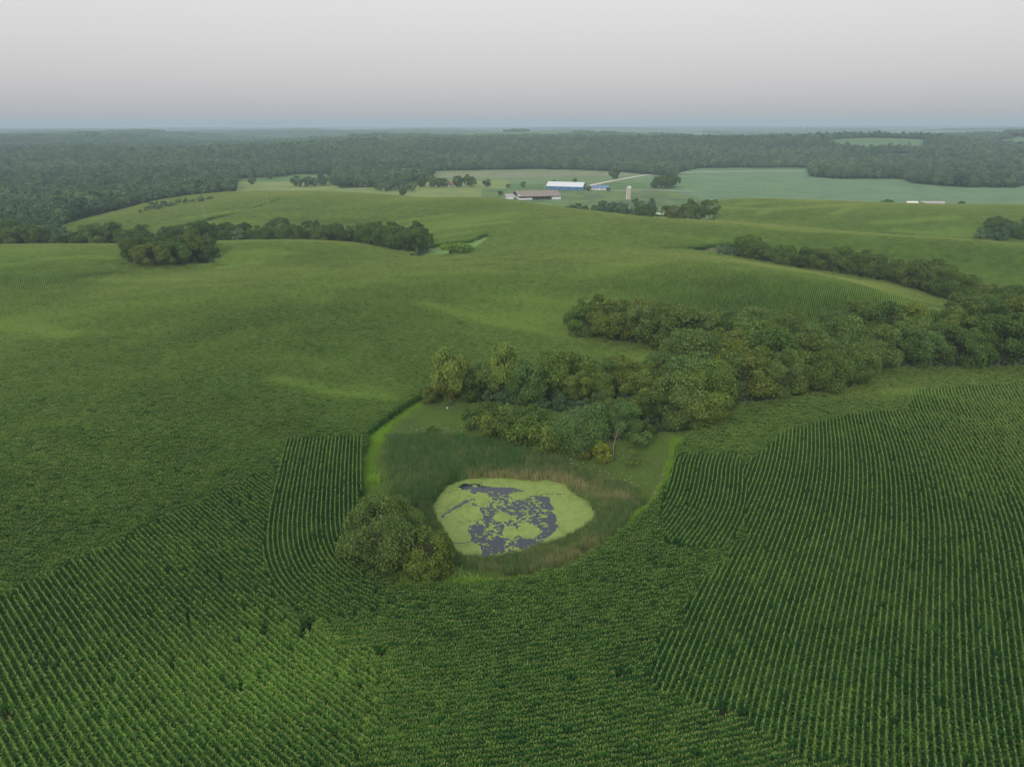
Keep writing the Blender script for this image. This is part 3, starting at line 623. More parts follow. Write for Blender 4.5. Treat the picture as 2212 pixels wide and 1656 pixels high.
obj('white_wildflowers', B.mesh('white_wildflowers', [M_flower]), kind='stuff', label='white wildflowers dotted along the bank above the reeds', category='wildflowers')

# ------------------------------------------------------------------ trees
def tube_arrays(P, R, ns=6):
    P = np.asarray(P, float); V = []; 
    for i, p in enumerate(P):
        d = P[min(i + 1, len(P) - 1)] - P[max(i - 1, 0)]; d /= np.linalg.norm(d) + 1e-9
        a = np.cross(d, [1, .1, .2]); a /= np.linalg.norm(a); b = np.cross(d, a)
        for k in range(ns): an = 2 * math.pi * k / ns; V.append(p + R[i] * (a * math.cos(an) + b * math.sin(an)))
    F = [[i * ns + k, i * ns + (k + 1) % ns, (i + 1) * ns + (k + 1) % ns, (i + 1) * ns + k] for i in range(len(P) - 1) for k in range(ns)]
    return np.array(V), np.array(F)
def crown_mesh(i, h, R, base, nlobe, nleaf, leaf, mats, lobe_r=(.28, .45), droop=0, vase=0, shell=.62, top=1.0):
    rg = np.random.default_rng(500 + i); C = []; LR = []
    cz = (h + base) / 2; rz = (h - base) / 2
    for k in range(nlobe):
        u = rg.normal(0, 1, 3); u /= np.linalg.norm(u); u[2] = u[2] * 1.0; r = rg.uniform(.4, 1.2) ** .5
        lr = rg.uniform(*lobe_r) * R
        z = cz + u[2] * r * (rz - lr * .6)
        f = 1.0
        if vase: f = .45 + .75 * (z - base) / (h - base)
        C.append((u[0] * r * (R - lr * .75) * f, u[1] * r * (R - lr * .75) * f, z)); LR.append(lr)
    C = np.array(C); LR = np.array(LR); w = LR ** 2; w /= w.sum()
    li = rg.choice(nlobe, nleaf, p=w)
    u = rg.normal(0, 1, (nleaf, 3)); cc = C[li] - [0, 0, cz]; cc /= (np.linalg.norm(cc, axis=1)[:, None] + .3)
    u = u + cc * 1.1 + [0, 0, .35]; u /= np.linalg.norm(u, axis=1)[:, None]
    rr = rg.uniform(shell, 1.06, nleaf) + rg.normal(0, .05, nleaf)
    P = C[li] + u * (LR[li] * rr)[:, None] * np.array([1, 1, .85])
    if droop: P[:, 2] -= droop * rg.random(nleaf) ** 2 * (np.hypot(P[:, 0], P[:, 1]) / R)
    P[:, 2] = np.maximum(P[:, 2], .15)
    nrm = u + rg.normal(0, .8, (nleaf, 3)); nrm /= np.linalg.norm(nrm, axis=1)[:, None]
    a = np.cross(nrm, rg.normal(0, 1, (nleaf, 3))); a /= np.linalg.norm(a, axis=1)[:, None] + 1e-9; b = np.cross(nrm, a)
    s = (leaf * rg.uniform(.55, 1.3, nleaf))[:, None]
    el = 1.6 if droop else 1.0
    if droop: a = a * .5 + np.array([0, 0, -.8]); a /= np.linalg.norm(a, axis=1)[:, None]; b = np.cross(nrm, a)
    V = np.empty((nleaf, 4, 3)); V[:, 0] = P - a * s * .5 * el; V[:, 1] = P + b * s * .38; V[:, 2] = P + a * s * .5 * el; V[:, 3] = P - b * s * .38
    V[:, 1] += nrm * s * -.12; V[:, 3] += nrm * s * -.12
    F = np.arange(nleaf * 4).reshape(-1, 4)
    return mesh('crown', V.reshape(-1, 3), F, mats), C, LR
def trunk_mesh(i, h, R, base, C, r0=.2, nb=9, mat_=None, bare=False, stems=1):
    rg = np.random.default_rng(900 + i); B = Bld(); ln = rg.normal(0, .04 * h, 2)
    for s in range(stems):
        o = rg.normal(0, .15 * (stems > 1) * R, 2); lean = rg.normal(0, .25 * (stems > 1) * R, 2) + ln
        top = h * (.72 if not bare else .95)
        P = [np.array([o[0] + lean[0] * k ** 1.3, o[1] + lean[1] * k ** 1.3, -.3 + (top + .3) * k]) + np.append(rg.normal(0, .02 * h, 2) * (k > 0), 0) for k in np.linspace(0, 1, 6)]
        V, F = tube_arrays(P, np.linspace(r0, r0 * .2, 6)); B.add(V, F)
        for k in range(nb):
            f = rg.uniform(.28, .95); p0 = P[0] + (P[-1] - P[0]) * f
            j = min(int(f * 5), 4); p0 = P[j] + (P[j + 1] - P[j]) * (f * 5 - j)
            if C is not None and not bare: p1 = C[rg.integers(0, len(C))]
            else: an = rg.uniform(0, 6.28); L_ = R * rg.uniform(.5, 1) * (1.2 - f); p1 = p0 + np.array([math.cos(an) * L_, math.sin(an) * L_, L_ * rg.uniform(.4, 1.1)])
            mid = (p0 + p1) / 2 + rg.normal(0, .12, 3) * R * .6; rb = r0 * (1 - .75 * f) * .55
            V, F = tube_arrays([p0, mid, p1], [rb, rb * .6, rb * .2], 5); B.add(V, F)
            if bare:
                for q in range(3):
                    p2 = mid + (p1 - mid) * rg.random() + 0; p3 = p2 + rg.normal(0, .3, 3) * R * .6 + [0, 0, .3 * R]
                    V, F = tube_arrays([p2, (p2 + p3) / 2 + rg.normal(0, .05, 3) * R, p3], [rb * .35, rb * .25, rb * .12], 4); B.add(V, F)
    return B.mesh('trunk', [mat_ or M_bark], smooth=True)
KINDS = {}
def kind(name, i, h, R, base, nl, nleaf, leaf, r0=.2, stems=1, **kw):
    cm, C, LR = crown_mesh(i, h, R, base, nl, nleaf, leaf, [M_tree], **kw)
    KINDS[name] = (h, R, cm, trunk_mesh(i, h, R, base, C, r0, stems=stems))
for j in range(5): kind('round%d' % j, j, 10.5, 5.0, .8, 30, 13000, .34, lobe_r=(.26, .44))
for j in range(2): kind('tall%d' % j, 10 + j, 12.5, 4.4, 1.0, 28, 12000, .33, lobe_r=(.28, .46))
kind('broad0', 14, 9.0, 6.0, .8, 34, 14000, .34, lobe_r=(.24, .38))
kind('willow0', 20, 13, 4.0, 3.2, 17, 9000, .34, droop=1.6, lobe_r=(.3, .48))
kind('willow1', 21, 13, 5.0, 5.0, 15, 8500, .34, droop=1.6, lobe_r=(.28, .42), vase=1)
kind('feather0', 24, 9.5, 6.2, 1.0, 34, 12000, .30, lobe_r=(.3, .42), vase=.0, shell=.6)
kind('vase0', 26, 11.5, 5.0, 3.4, 22, 7500, .36, lobe_r=(.24, .38), vase=1)
kind('bush0', 30, 4.5, 2.8, .1, 16, 4500, .28, r0=.08, stems=3, lobe_r=(.3, .5))
kind('bush1', 31, 5.5, 2.4, .1, 16, 4500, .28, r0=.08, stems=3, lobe_r=(.3, .5))
kind('cone0', 32, 7, 1.9, .2, 16, 4200, .26, r0=.1, lobe_r=(.35, .5))
kind('sapling0', 33, 5, 1.4, .6, 10, 1800, .24, r0=.06, lobe_r=(.3, .5))
kind('pondtree0', 34, 7.6, 6.8, .3, 60, 24000, .26, r0=.22, stems=4, lobe_r=(.2, .32))
kind('pondtree1', 35, 5.8, 4.6, .1, 50, 15000, .24, r0=.12, stems=4, lobe_r=(.18, .3))
COLS = {'dark green': (.80, .95, .92), 'mid green': (1.0, 1.08, .95), 'olive green': (1.25, 1.15, 1.0), 'yellow-green': (1.6, 1.35, .85), 'blue-green': (1.0, 1.15, 1.4), 'pale grey-green': (1.9, 1.8, 1.7), 'grey-green': (1.12, 1.18, 1.3), 'lime green': (1.45, 1.7, .85)}
TREES = []; NT = [0]
SPECS = []
def tree(k, p, h, colour, label, name='broadleaf_tree', cat='tree', group=None, wscale=1.0, jit=.17):
    h0, R0 = KINDS[k][:2]; TREES.append((p[0], p[1], R0 * h / h0 * wscale))
    SPECS.append(dict(k=k, p=p, h=h, colour=colour, label=label, name=name, cat=cat, group=group, w=wscale, jit=jit, rz=random.uniform(0, 6.28), px=pxX(p[0], p[1])))
ORD = ['first', 'second', 'third', 'fourth', 'fifth', 'sixth', 'seventh', 'eighth', 'ninth', 'tenth', 'eleventh', 'twelfth', 'thirteenth', 'fourteenth', 'fifteenth', 'sixteenth', 'seventeenth', 'eighteenth', 'nineteenth', 'twentieth']
def plant_trees(limit=290):
    seen = [q for q in SPECS if q['name'] == 'broadleaf_tree' and q['group']]
    seen.sort(key=lambda q: -q['h'] / q['p'][1]); nfix = sum(1 for q in SPECS if q['name'] == 'broadleaf_tree' and not q['group'])
    rest = seen[limit - nfix:]; ids = {id(q) for q in rest}
    own = [q for q in SPECS if id(q) not in ids and abs(q['p'][0]) < .77 * q['p'][1] + 6]
    by = {}
    for q in own: by.setdefault(q['label'], []).append(q)
    for lb, qs in by.items():
        if len(qs) > 1:
            qs.sort(key=lambda q: q['px'])
            for i, q in enumerate(qs):
                if i < 20: q['label'] = lb + ', ' + ORD[i] + ' from left'
    for q in own:
        h0, R0, cm, tm = KINDS[q['k']]; s_ = q['h'] / h0; p = q['p']
        e = empty(q['name'], (p[0], p[1], float(BZ(np.array([p[0]]), np.array([p[1]]))[0]) - .05), q['rz'], label=q['label'], category=q['cat'])
        if q['group']: e['group'] = q['group']
        e.scale = (s_ * q['w'], s_ * q['w'] * random.uniform(.93, 1.07), s_)
        c = obj('crown', cm, e); obj('trunk', tm, e); b = COLS[q['colour']]; v = random.uniform(1 - q['jit'], 1 + q['jit'])
        c.color = (b[0] * v * random.uniform(.96, 1.04), b[1] * v, b[2] * v * random.uniform(.96, 1.04), 1)
    NT[0] = len(own); return rest
# --- singled-out trees around the pond
g_ = 'trees around the pond'
tree('pondtree0', at(828,1212), 10.5, 'grey-green', 'wide grey-green tree at the lower left edge of the pond', jit=0, wscale=.72)
tree('pondtree1', at(918,1240), 7.6, 'olive green', 'smaller olive bushy tree in front of the wide pond-side tree', jit=0, wscale=.85)
tree('willow0', at(970,878), 15.8, 'pale grey-green', 'pale feathery willow at the left end of the wood above the pond', 'willow_tree', jit=0, wscale=.85)
tree('willow1', at(1088,868), 15.5, 'pale grey-green', 'second pale willow with a bare leaning trunk, right of the leftmost willow', 'willow_tree', jit=0, wscale=.9)
tree('bush0', at(925,872), 4.6, 'olive green', 'low olive bush at the foot of the leftmost willow', 'bush', 'bush')
tree('round0', at(1010,868), 8.2, 'dark green', 'dark tree filling the gap between the two pale willows')
tree('round1', at(1140,872), 12, 'blue-green', 'blue-green round tree right of the second willow')
tree('broad0', at(1222,862), 12.8, 'mid green', 'broad tree with a pale trunk above the shrubs behind the pond')
tree('round2', at(1335,852), 11, 'olive green', 'olive rounded tree behind the blue-green tree above the pond')
tree('feather0', at(1243,978), 11, 'blue-green', 'large feathery blue-green tree just above the pond reeds', jit=0, wscale=.95)
tree('cone0', at(1015,936), 6.6, 'dark green', 'dark narrow upright shrub at the left end of the shrub row', 'shrub', 'shrub')
SHR = 1.2
for (px, py, h, col, lab) in [(1052,944,5.2,'olive green','olive shrub next to the dark upright one in the row above the reeds'), (1085,955,5.6,'mid green','mid green shrub, third from the left in the row above the reeds'),
     (1128,966,5.8,'mid green','tall mid green shrub in the middle of the row above the reeds'), (1178,976,5.9,'olive green','olive shrub directly left of the large feathery blue-green tree'),
     (1100,930,5.5,'grey-green','grey-green shrub behind the middle of the shrub row'), (1150,935,5.4,'dark green','dark shrub behind the row, left of the feathery tree'), (1060,915,4.6,'mid green','mid green shrub at the edge of the rough grass below the willows')]:
    tree(random.choice(['bush0', 'bush1']), at(px, py), h * SHR, col, lab, 'shrub', 'shrub', wscale=1.0)
tree('bush1', at(1300,1003), 5.4, 'yellow-green', 'yellow-green shrub below the feathery blue-green tree', 'shrub', 'shrub')
tree('bush0', at(1266,992), 4.6, 'olive green', 'olive shrub tucked under the feathery blue-green tree', 'shrub', 'shrub')
tree('sapling0', at(1362,1014), 4.8, 'olive green', 'slender young tree standing alone in the grass right of the dead tree', 'young_tree')
tree('bush0', at(1382,972), 4.4, 'blue-green', 'blue-green bush between the dead tree and the grass clearing', 'bush', 'bush')
tree('round3', at(1345,950), 8.6, 'blue-green', 'blue-green tree behind the bare dead tree')
tree('sapling0', at(1382,905), 8.5, 'yellow-green', 'thin yellow-green tree in the dark gap left of the large grey-green tree', 'young_tree', wscale=1.2)
tree('round4', at(1460,926), 12.6, 'grey-green', 'large grey-green tree standing forward at the grass clearing', wscale=1.08, jit=0)
tree('vase0', at(1528,908), 14, 'mid green', 'open tree with a visible pale forked trunk beside the right cornfield', jit=0)
tree('bush0', at(1401,940), 3.0, 'dark green', 'small dark bush at the mouth of the grass clearing', 'bush', 'bush')
tree('bush0', at(932,944), 2.6, 'dark green', 'small lone bush in the rough grass left of the shrub row', 'bush', 'bush')
tree('round0', at(1420,880), 9.8, 'dark green', 'dark tree behind the small bush at the clearing')
tree('round2', at(1290,880), 9.0, 'mid green', 'mid green tree behind the feathery blue-green tree')
# dead tree
p = at(1323,993); e = empty('dead_tree', (p[0], p[1], float(BZ(p[:1], p[1:])[0])), .3, label='bare bleached dead tree leaning beside the yellow-green shrub', category='tree')
obj('trunk', trunk_mesh(77, 7.2, 2.2, 0, None, .12, 9, M_deadwood, bare=True), e)

def stand(P, sp, hr, kinds, cols, labels, group, maxn=400, seed=1, edge_small=True, front=True):
    rg = np.random.default_rng(seed); x0, x1, y0, y1 = P[:, 0].min(), P[:, 0].max(), P[:, 1].min(), P[:, 1].max()
    pts = []
    for _ in range(30000):
        q = np.array([rg.uniform(x0, x1), rg.uniform(y0, y1)])
        if abs(q[0]) > .77 * q[1] + 5: continue
        if P is WOOD1 and inside(INLET, q[:1], q[1:])[0]: continue
        if all((q[0] - a) ** 2 + (q[1] - b) ** 2 > (sp * s_) ** 2 for a, b, s_ in pts) and all((q[0] - a) ** 2 + (q[1] - b) ** 2 > (max(r * .8, 2.5)) ** 2 for a, b, r in TREES):
            if inside(P, q[:1], q[1:])[0]: pts.append((q[0], q[1], rg.uniform(.8, 1.2)))
        if len(pts) >= maxn: break
    pts.sort(key=lambda t: pxX(t[0], t[1]))
    n = len(pts)
    for i, (a, b, s_) in enumerate(pts):
        d = dline(P, np.array([a]), np.array([b]), True)[0]
        col = cols[rg.integers(0, len(cols))]; kd = kinds[rg.integers(0, len(kinds))]; h = rg.uniform(*hr) * (.82 + .18 * s_)
        if P is WOOD1 and pxX(a, b) < 1480 and b < 207: h *= .68
        pos = labels[min(int(i / n * len(labels)), len(labels) - 1)]
        size = 'tall' if h > (hr[0] + hr[1]) / 2 else 'low'
        row = 'front' if (d < sp and b < y0 + (y1 - y0) * .55) else ('back' if d < sp else 'inner')
        tree(kd, (a, b), h, col, '%s-row %s %s tree of %s' % (row, size, col, pos), group=group, wscale=rg.uniform(.9, 1.12) * (s_ * .5 + .5))
    return n
random.seed(3)
FE = smooth_line(poly([(1520,926),(1565,888),(1700,872),(1850,844),(1872,816),(1960,802),(2212,798),(2420,796)]), .5, 2); rg = np.random.default_rng(44); acc = 3.0
for i in range(1, len(FE)):
    acc += np.hypot(*(FE[i] - FE[i - 1]))
    if acc > 7.6:
        acc = rg.uniform(-1.2, 1.2); q = FE[i] + np.array([-.3, 1]) * rg.uniform(2.0, 4.5)
        col = ['grey-green', 'mid green', 'dark green', 'olive green', 'mid green', 'grey-green', 'dark green'][rg.integers(0, 7)]
        tree(['round0', 'round1', 'round2', 'round3', 'round4', 'tall0', 'broad0'][rg.integers(0, 7)], q, rg.uniform(10.5, 14.5), col, 'front-edge %s tree of the wood along the right cornfield' % col, group='trees of the long wood right of the pond')
for X_, Y_, h, col, k_ in [(1560,850,14,'yellow-green','tall1'),(1600,845,15,'yellow-green','round1'),(1500,868,13,'mid green','round3'),(1465,862,12,'olive green','round0'),(1425,850,11,'grey-green','round2'),(1255,735,12,'mid green','round4'),(1290,722,14,'olive green','tall0'),(1330,735,15,'dark green','round1'),(1375,742,15,'olive green','round3'),(1420,752,14,'dark green','round0'),(1465,765,14,'mid green','round2')]:
    tree(k_, at(X_, Y_), h, col, '%s tree at the left of the long wood' % col + (', upper arm' if Y_ < 780 else ' near the grass clearing'), group='trees of the long wood right of the pond', wscale=1.05)
n1 = stand(WOOD1, 8.3, (12.5, 17), ['round0', 'round1', 'round2', 'round3', 'round4', 'tall0', 'tall1', 'broad0', 'vase0'], ['dark green'] * 3 + ['mid green'] * 4 + ['olive green'] * 3 + ['yellow-green'] + ['blue-green'] * 1 + ['grey-green'] * 3,
      ['the wood behind the pond', 'the upper arm of the wood', 'the wood left of the cornfield', 'the middle of the long wood', 'the wood above the cornfield', 'the right end of the long wood'], 'trees of the long wood right of the pond', seed=4, maxn=170)
n2 = stand(CLUMP, 5.5, (11, 14), ['round0', 'round1', 'round3', 'tall0', 'broad0'], ['dark green', 'dark green', 'mid green', 'olive green'], ['the small grove in the left cornfield'], 'trees of the small grove in the left cornfield', seed=6, maxn=16)
n3 = stand(TL, 8.5, (11, 16.5), ['round0', 'round1', 'round2', 'round4', 'tall0', 'tall1'], ['dark green'] * 4 + ['mid green', 'grey-green'], ["the valley line's far left end", 'the valley line behind the grove', 'the valley line behind the crest', "the valley line's right end"], 'trees of the valley tree line at left', seed=8, maxn=95)
print('stands', n1, n2, n3)
# right tree line
rg = np.random.default_rng(12); Lr = smooth_line(TR_line, 5.6, 2); reg = ["the right tree line's thin left end", "the right tree line's middle", "the right tree line's tall clump", "the right tree line's right end"]
for i, q in enumerate(Lr):
    for w_ in ((0,) if i % 3 else (-3.5, 3.5)):
        nn_ = len(Lr); h = rg.uniform(9, 14.5) * (.6 if i < 3 else 1) * (1.25 if .55 < i / nn_ < .66 else 1)
        col = ['dark green', 'mid green', 'olive green', 'mid green', 'grey-green'][rg.integers(0, 5)]
        tree(['round0', 'round1', 'round2', 'round3', 'tall1', 'broad0'][rg.integers(0, 6)], (q[0] + rg.normal(0, 1), q[1] + w_ + rg.normal(0, 1)), h, col,
             '%s %s tree of %s' % ('tall' if h > 10.5 else 'low', col, reg[min(int(i / nn_ * 4), 3)]), group='trees of the right tree line')
# right edge clump behind the ridge
for i in range(16):
    p = az_pt(2128 + i * 12, 466 + (i % 4) * 7); tree(['round0', 'round2', 'tall0', 'broad0'][i % 4], p, [9, 10, 13, 12, 11, 10][i % 6], 'dark green', 'dark tree in the clump at the right edge behind the cornfield ridge', group='trees of the clump at the right edge')
tree('bush0', az_pt(978, 405), 8.5, 'lime green', 'light green willow bush standing alone in the grass waterway', 'bush', 'bush', wscale=1.9)
for i, (X_, D_) in enumerate([(900, 392), (915, 396), (885, 394)]): tree('bush0', az_pt(X_, D_), 3, ['mid green', 'lime green', 'dark green'][i], '%s low bush at the right foot of the valley tree line' % ['mid green', 'lime', 'dark'][i], 'bush', 'bush', wscale=1.5)
# farm and bottomland trees (photograph X, distance, height, kind, colour, label)
FT = [(1435,980,15,'broad0','dark green','wide dark tree left half of the big round clump by the silo'), (1425,992,14,'broad0','dark green','dark tree at the left of the big round clump by the silo'), (1450,990,15,'broad0','dark green','dark tree at the right of the big round clump by the silo'), (1410,985,10,'round1','dark green','small dark tree at the left end of the big round clump'),
      (1325,1130,15,'round2','dark green','round tree alone beside the gravel road'), (1195,1010,9,'round2','grey-green','grey-green tree behind the left end of the blue barn'), (1240,1040,9,'tall0','grey-green','slim tree behind the white barn roof'), (1270,960,7,'round1','dark green','dark round bush between the barn and the little blue-roofed house'),
      (1393,560,8,'bush0','dark green','small dark round tree at the front edge of the farmyard growth'), (1490,545,13,'tall0','grey-green','tall grey-green tree right of the farmyard growth'), (1510,550,13,'tall1','grey-green','tall tree right in the group beside the far ridge field'), (1535,556,13,'vase0','grey-green','tall tree with bare trunk at the right end of the farm trees'),
      (1455,550,9,'round3','olive green','pale olive tree left in the group beside the far ridge field'), (1440,552,9,'vase0','olive green','pale open tree at the left end of the group beside the far ridge field'), (1468,548,8,'bush1','grey-green','grey-green tree between the pale and tall trees by the farm'),
      (1245,690,9,'round0','dark green','dark tree at the left of the farmyard growth below the barn'), (1230,692,7,'bush0','dark green','dark bush at the left end of the farmyard growth'), (1262,694,7,'bush1','mid green','bush right of the dark tree below the barn'),
      (1052,1010,10,'round0','dark green','dark round tree alone left of the long open shed'), (1080,900,5,'bush0','dark green','bush at the left end of the long open shed'), (1130,1010,7,'round2','grey-green','small tree behind the long open shed'), (1098,1000,5,'bush0','grey-green','small bush behind the left of the long open shed'),
      (1010,1010,15,'tall0','dark green','dark tree at the right of the pair by the brown-roofed house'), (992,1010,15,'round1','dark green','dark tree right beside the brown-roofed house'), (1020,1015,12,'round3','grey-green','grey-green tree at the right end of the house trees'),
      (950,1000,12,'round0','dark green','dark tree left of the brown-roofed house'), (935,1000,14,'round2','mid green','mid green tree in the row left of the brown-roofed house'), (962,1005,11,'round4','grey-green','grey-green tree next to the brown-roofed house'), (912,1010,13,'round1','dark green','dark tree at the left end of the row by the brown-roofed house'),
      (550,1085,8,'bush0','dark green','lone bush in the yellow field at left'), (870,820,8,'round2','dark green','round tree on the ridge line left of the open shed'), (1913,720,8,'broad0','dark green','dark tree behind the far corn ridge left of the hidden roofs'), (1992,725,6,'round1','dark green','small dark tree between the hidden roofs behind the ridge'), (2075,720,7,'round2','dark green','small tree right of the hidden roofs behind the ridge'),
      (645,1040,14,'round0','dark green','dark tree at the left end of the grove in the yellow field'), (532,1200,10,'round2','dark green','small tree left of the far field grove'), (1312,960,4,'bush0','dark green','bush just left of the silo'), (1372,800,5,'bush0','mid green','bush right of the silo')]
for X_, D_, h, kd, col, lab in FT: tree(kd, az_pt(X_, D_), h * (1.3 if 540 < D_ < 700 else 1.1), col, lab, 'bush' if kd.startswith('bush') else 'broadleaf_tree', 'bush' if kd.startswith('bush') else 'tree', wscale=1.25 if kd.startswith('bush') else 1.1)
rg = np.random.default_rng(19)
for i in range(34):
    t_ = rg.random(); X_ = 1285 + 125 * t_; D_ = 610 + 60 * rg.random() + 30 * (1 - t_); h = rg.uniform(8, 14)
    tree(['round0', 'round1', 'round2', 'round3', 'bush0'][rg.integers(0, 5)], az_pt(X_, D_), h, ['dark green', 'mid green', 'grey-green'][rg.integers(0, 3)], '%s tree of the scrubby growth in front of the silo' % ('tall' if h > 11 else 'low'), group='scrubby trees in front of the silo', wscale=1.1)
for i in range(22):
    p = az_pt(rg.uniform(650, 735), rg.uniform(1025, 1090)); tree(['round0', 'round1', 'round3', 'tall0'][i % 4], p, rg.uniform(11, 15), ['dark green', 'grey-green'][i % 2], 'tree of the grove jutting into the yellow field', group='trees of the grove in the yellow field')
for i in range(14):
    p = az_pt(rg.uniform(525, 610), rg.uniform(1180, 1230)); tree(['round0', 'round1', 'round3', 'tall0'][i % 4], p, rg.uniform(11, 15), 'grey-green', 'tree of the small far grove in the left bottom field', group='trees of the small far grove at left')
for i in range(22):
    p = az_pt(rg.uniform(805, 895), rg.uniform(930, 985)); tree(['round0', 'round1', 'round3', 'tall0'][i % 4], p, rg.uniform(9, 14), ['dark green', 'grey-green'][i % 2], 'tree of the rounded grove behind the ridge at centre left', group='trees of the rounded grove behind the ridge')
for i in range(16):
    s_ = i / 15; p = az_pt(300 + 160 * s_ + rg.normal(0, 3), 640 + 90 * s_ + rg.normal(0, 8)); tree(['round0', 'bush1', 'round3', 'tall1'][i % 4], p, rg.uniform(5, 10), ['dark green', 'grey-green'][i % 2], 'tree of the thin line crossing the left hill field', group='trees of the thin line on the left hill')
rest_trees = plant_trees(); print('individual trees', NT[0], 'rest', len(rest_trees))

# ------------------------------------------------------------------ far woodland (one mass)
def lod_tree(i, h, R, n, leaf):
    me, C, LR = crown_mesh(700 + i, h, R, 1.0, 14, n, leaf, [M_forest], lobe_r=(.32, .5)); return me
ftrees = sources('forest_tree', [lod_tree(i, [13, 14, 12, 15, 11, 13][i], [5.2, 5, 5.6, 4.8, 5, 6][i], 900, 1.15) for i in range(6)])
if rest_trees:
    n = len(rest_trees); rg = np.random.default_rng(30); x = np.array([q['p'][0] for q in rest_trees]); y = np.array([q['p'][1] for q in rest_trees]); h_ = np.array([q['h'] for q in rest_trees])
    scatter('distant_groves', ftrees, np.stack([x, y, H(x, y) - .3], 1), np.stack([np.zeros(n), np.zeros(n), rg.uniform(0, 6.28, n)], 1), h_ / 13, rg.integers(0, 6, n), rg.uniform(.15, .6, n),
            kind='stuff', label='small distant groves and tree lines between the far fields', category='trees')
qx = RNG.uniform(WOOD1[:, 0].min(), WOOD1[:, 0].max(), 9000); qy = RNG.uniform(WOOD1[:, 1].min(), WOOD1[:, 1].max(), 9000); m = inside(WOOD1, qx, qy) & (dline(WOOD1, qx, qy, True) > .8) & ~inside(INLET, qx, qy); qx, qy = qx[m][:2600], qy[m][:2600]
for P, nn_ in ((CLUMP, 140), (TL, 900)):
    ax = RNG.uniform(P[:, 0].min(), P[:, 0].max(), nn_ * 4); ay = RNG.uniform(P[:, 1].min(), P[:, 1].max(), nn_ * 4); m = inside(P, ax, ay); qx = np.append(qx, ax[m][:nn_]); qy = np.append(qy, ay[m][:nn_])
n = len(qx)
scatter('undergrowth', ftrees, np.stack([qx, qy, BZ(qx, qy) - .5], 1), np.stack([np.zeros(n), np.zeros(n), RNG.uniform(0, 6.28, n)], 1), RNG.uniform(.13, .34, n), RNG.integers(0, 6, n), RNG.uniform(.1, .6, n),
        kind='stuff', label='tangled green undergrowth beneath the trees of the long wood', category='undergrowth')
rg = np.random.default_rng(31)
def jgrid(sp, r0, r1, xm=.82):
    gx_, gy_ = np.meshgrid(np.arange(-r1 * xm, r1 * xm, sp), np.arange(r0 * .7, r1, sp)); gx_ = gx_.ravel(); gy_ = gy_.ravel()
    gx_ = gx_ + rg.uniform(-.42, .42, len(gx_)) * sp; gy_ = gy_ + rg.uniform(-.42, .42, len(gy_)) * sp
    m = (gy_ > r0) & (gy_ <= r1) & (np.abs(gx_) < xm * gy_); return gx_[m], gy_[m]
x, y = jgrid(7.6, 440, 2300); m = forest_mask(x, y); x, y = x[m], y[m]; n = len(x)
f_t = .36 + .7 * (fbm(x, y, 140, 81, 3) - .5) + rg.normal(0, .24, n)
scatter('forest', ftrees, np.stack([x, y, H(x, y) - .5], 1), np.stack([np.zeros(n), np.zeros(n), rg.uniform(0, 6.28, n)], 1), np.clip(rg.normal(.95, .2, n), .5, 1.5), rg.integers(0, 6, n), np.clip(f_t, 0, 1),
        kind='stuff', label='dense dark green woodland filling the valley and hills beyond the fields', category='woodland')
print('forest trees', n)
def patch(i, S, sp, n, leaf):
    r = np.random.default_rng(60 + i); Vs = []; Fs = []; k = 0
    for gx_ in np.arange(-S / 2, S / 2, sp):
        for gy_ in np.arange(-S / 2, S / 2, sp):
            h = r.uniform(9, 14); R = sp * r.uniform(.5, .72); c = np.array([gx_ + sp / 2 + r.normal(0, sp * .18), gy_ + sp / 2 + r.normal(0, sp * .18), h - R * .75])
            u = r.normal(0, 1, (n, 3)); u[:, 2] = np.abs(u[:, 2]) * .9 - .15; u /= np.linalg.norm(u, axis=1)[:, None]
            P = c + u * R * r.uniform(.8, 1.1, (n, 1)) * [1, 1, .8]; nr_ = u + r.normal(0, .4, (n, 3)); a = np.cross(nr_, r.normal(0, 1, (n, 3))); a /= np.linalg.norm(a, axis=1)[:, None]; b = np.cross(nr_, a); b /= np.linalg.norm(b, axis=1)[:, None]
            s = leaf * r.uniform(.7, 1.3, (n, 1)); V = np.stack([P - a * s, P + b * s, P + a * s, P - b * s], 1)
            Vs.append(V.reshape(-1, 3)); Fs.append(np.arange(n * 4).reshape(-1, 4) + k); k += n * 4
    return mesh('canopy', np.concatenate(Vs), np.concatenate(Fs), [M_forest])
can = sources('forest_canopy', [patch(i, 64, 9.2, 45, 1.9) for i in range(4)])
x, y = jgrid(58, 2300, 17000); m = forest_mask(x, y); x, y = x[m], y[m]; n = len(x)
f_t = .38 + .5 * (fbm(x, y, 500, 83, 2) - .5) + rg.normal(0, .1, n)
scatter('distant_forest', can, np.stack([x, y, H(x, y) - 1], 1), np.stack([np.zeros(n), np.zeros(n), rg.integers(0, 4, n) * math.pi / 2 + rg.normal(0, .1, n)], 1), np.stack([np.ones(n) * 1.1, np.ones(n) * 1.1, rg.uniform(.8, 1.5, n)], 1), rg.integers(0, 4, n), np.clip(f_t, 0, 1),
        kind='stuff', label='hazy distant woodland stretching to the horizon', category='woodland')
print('canopy patches', n)

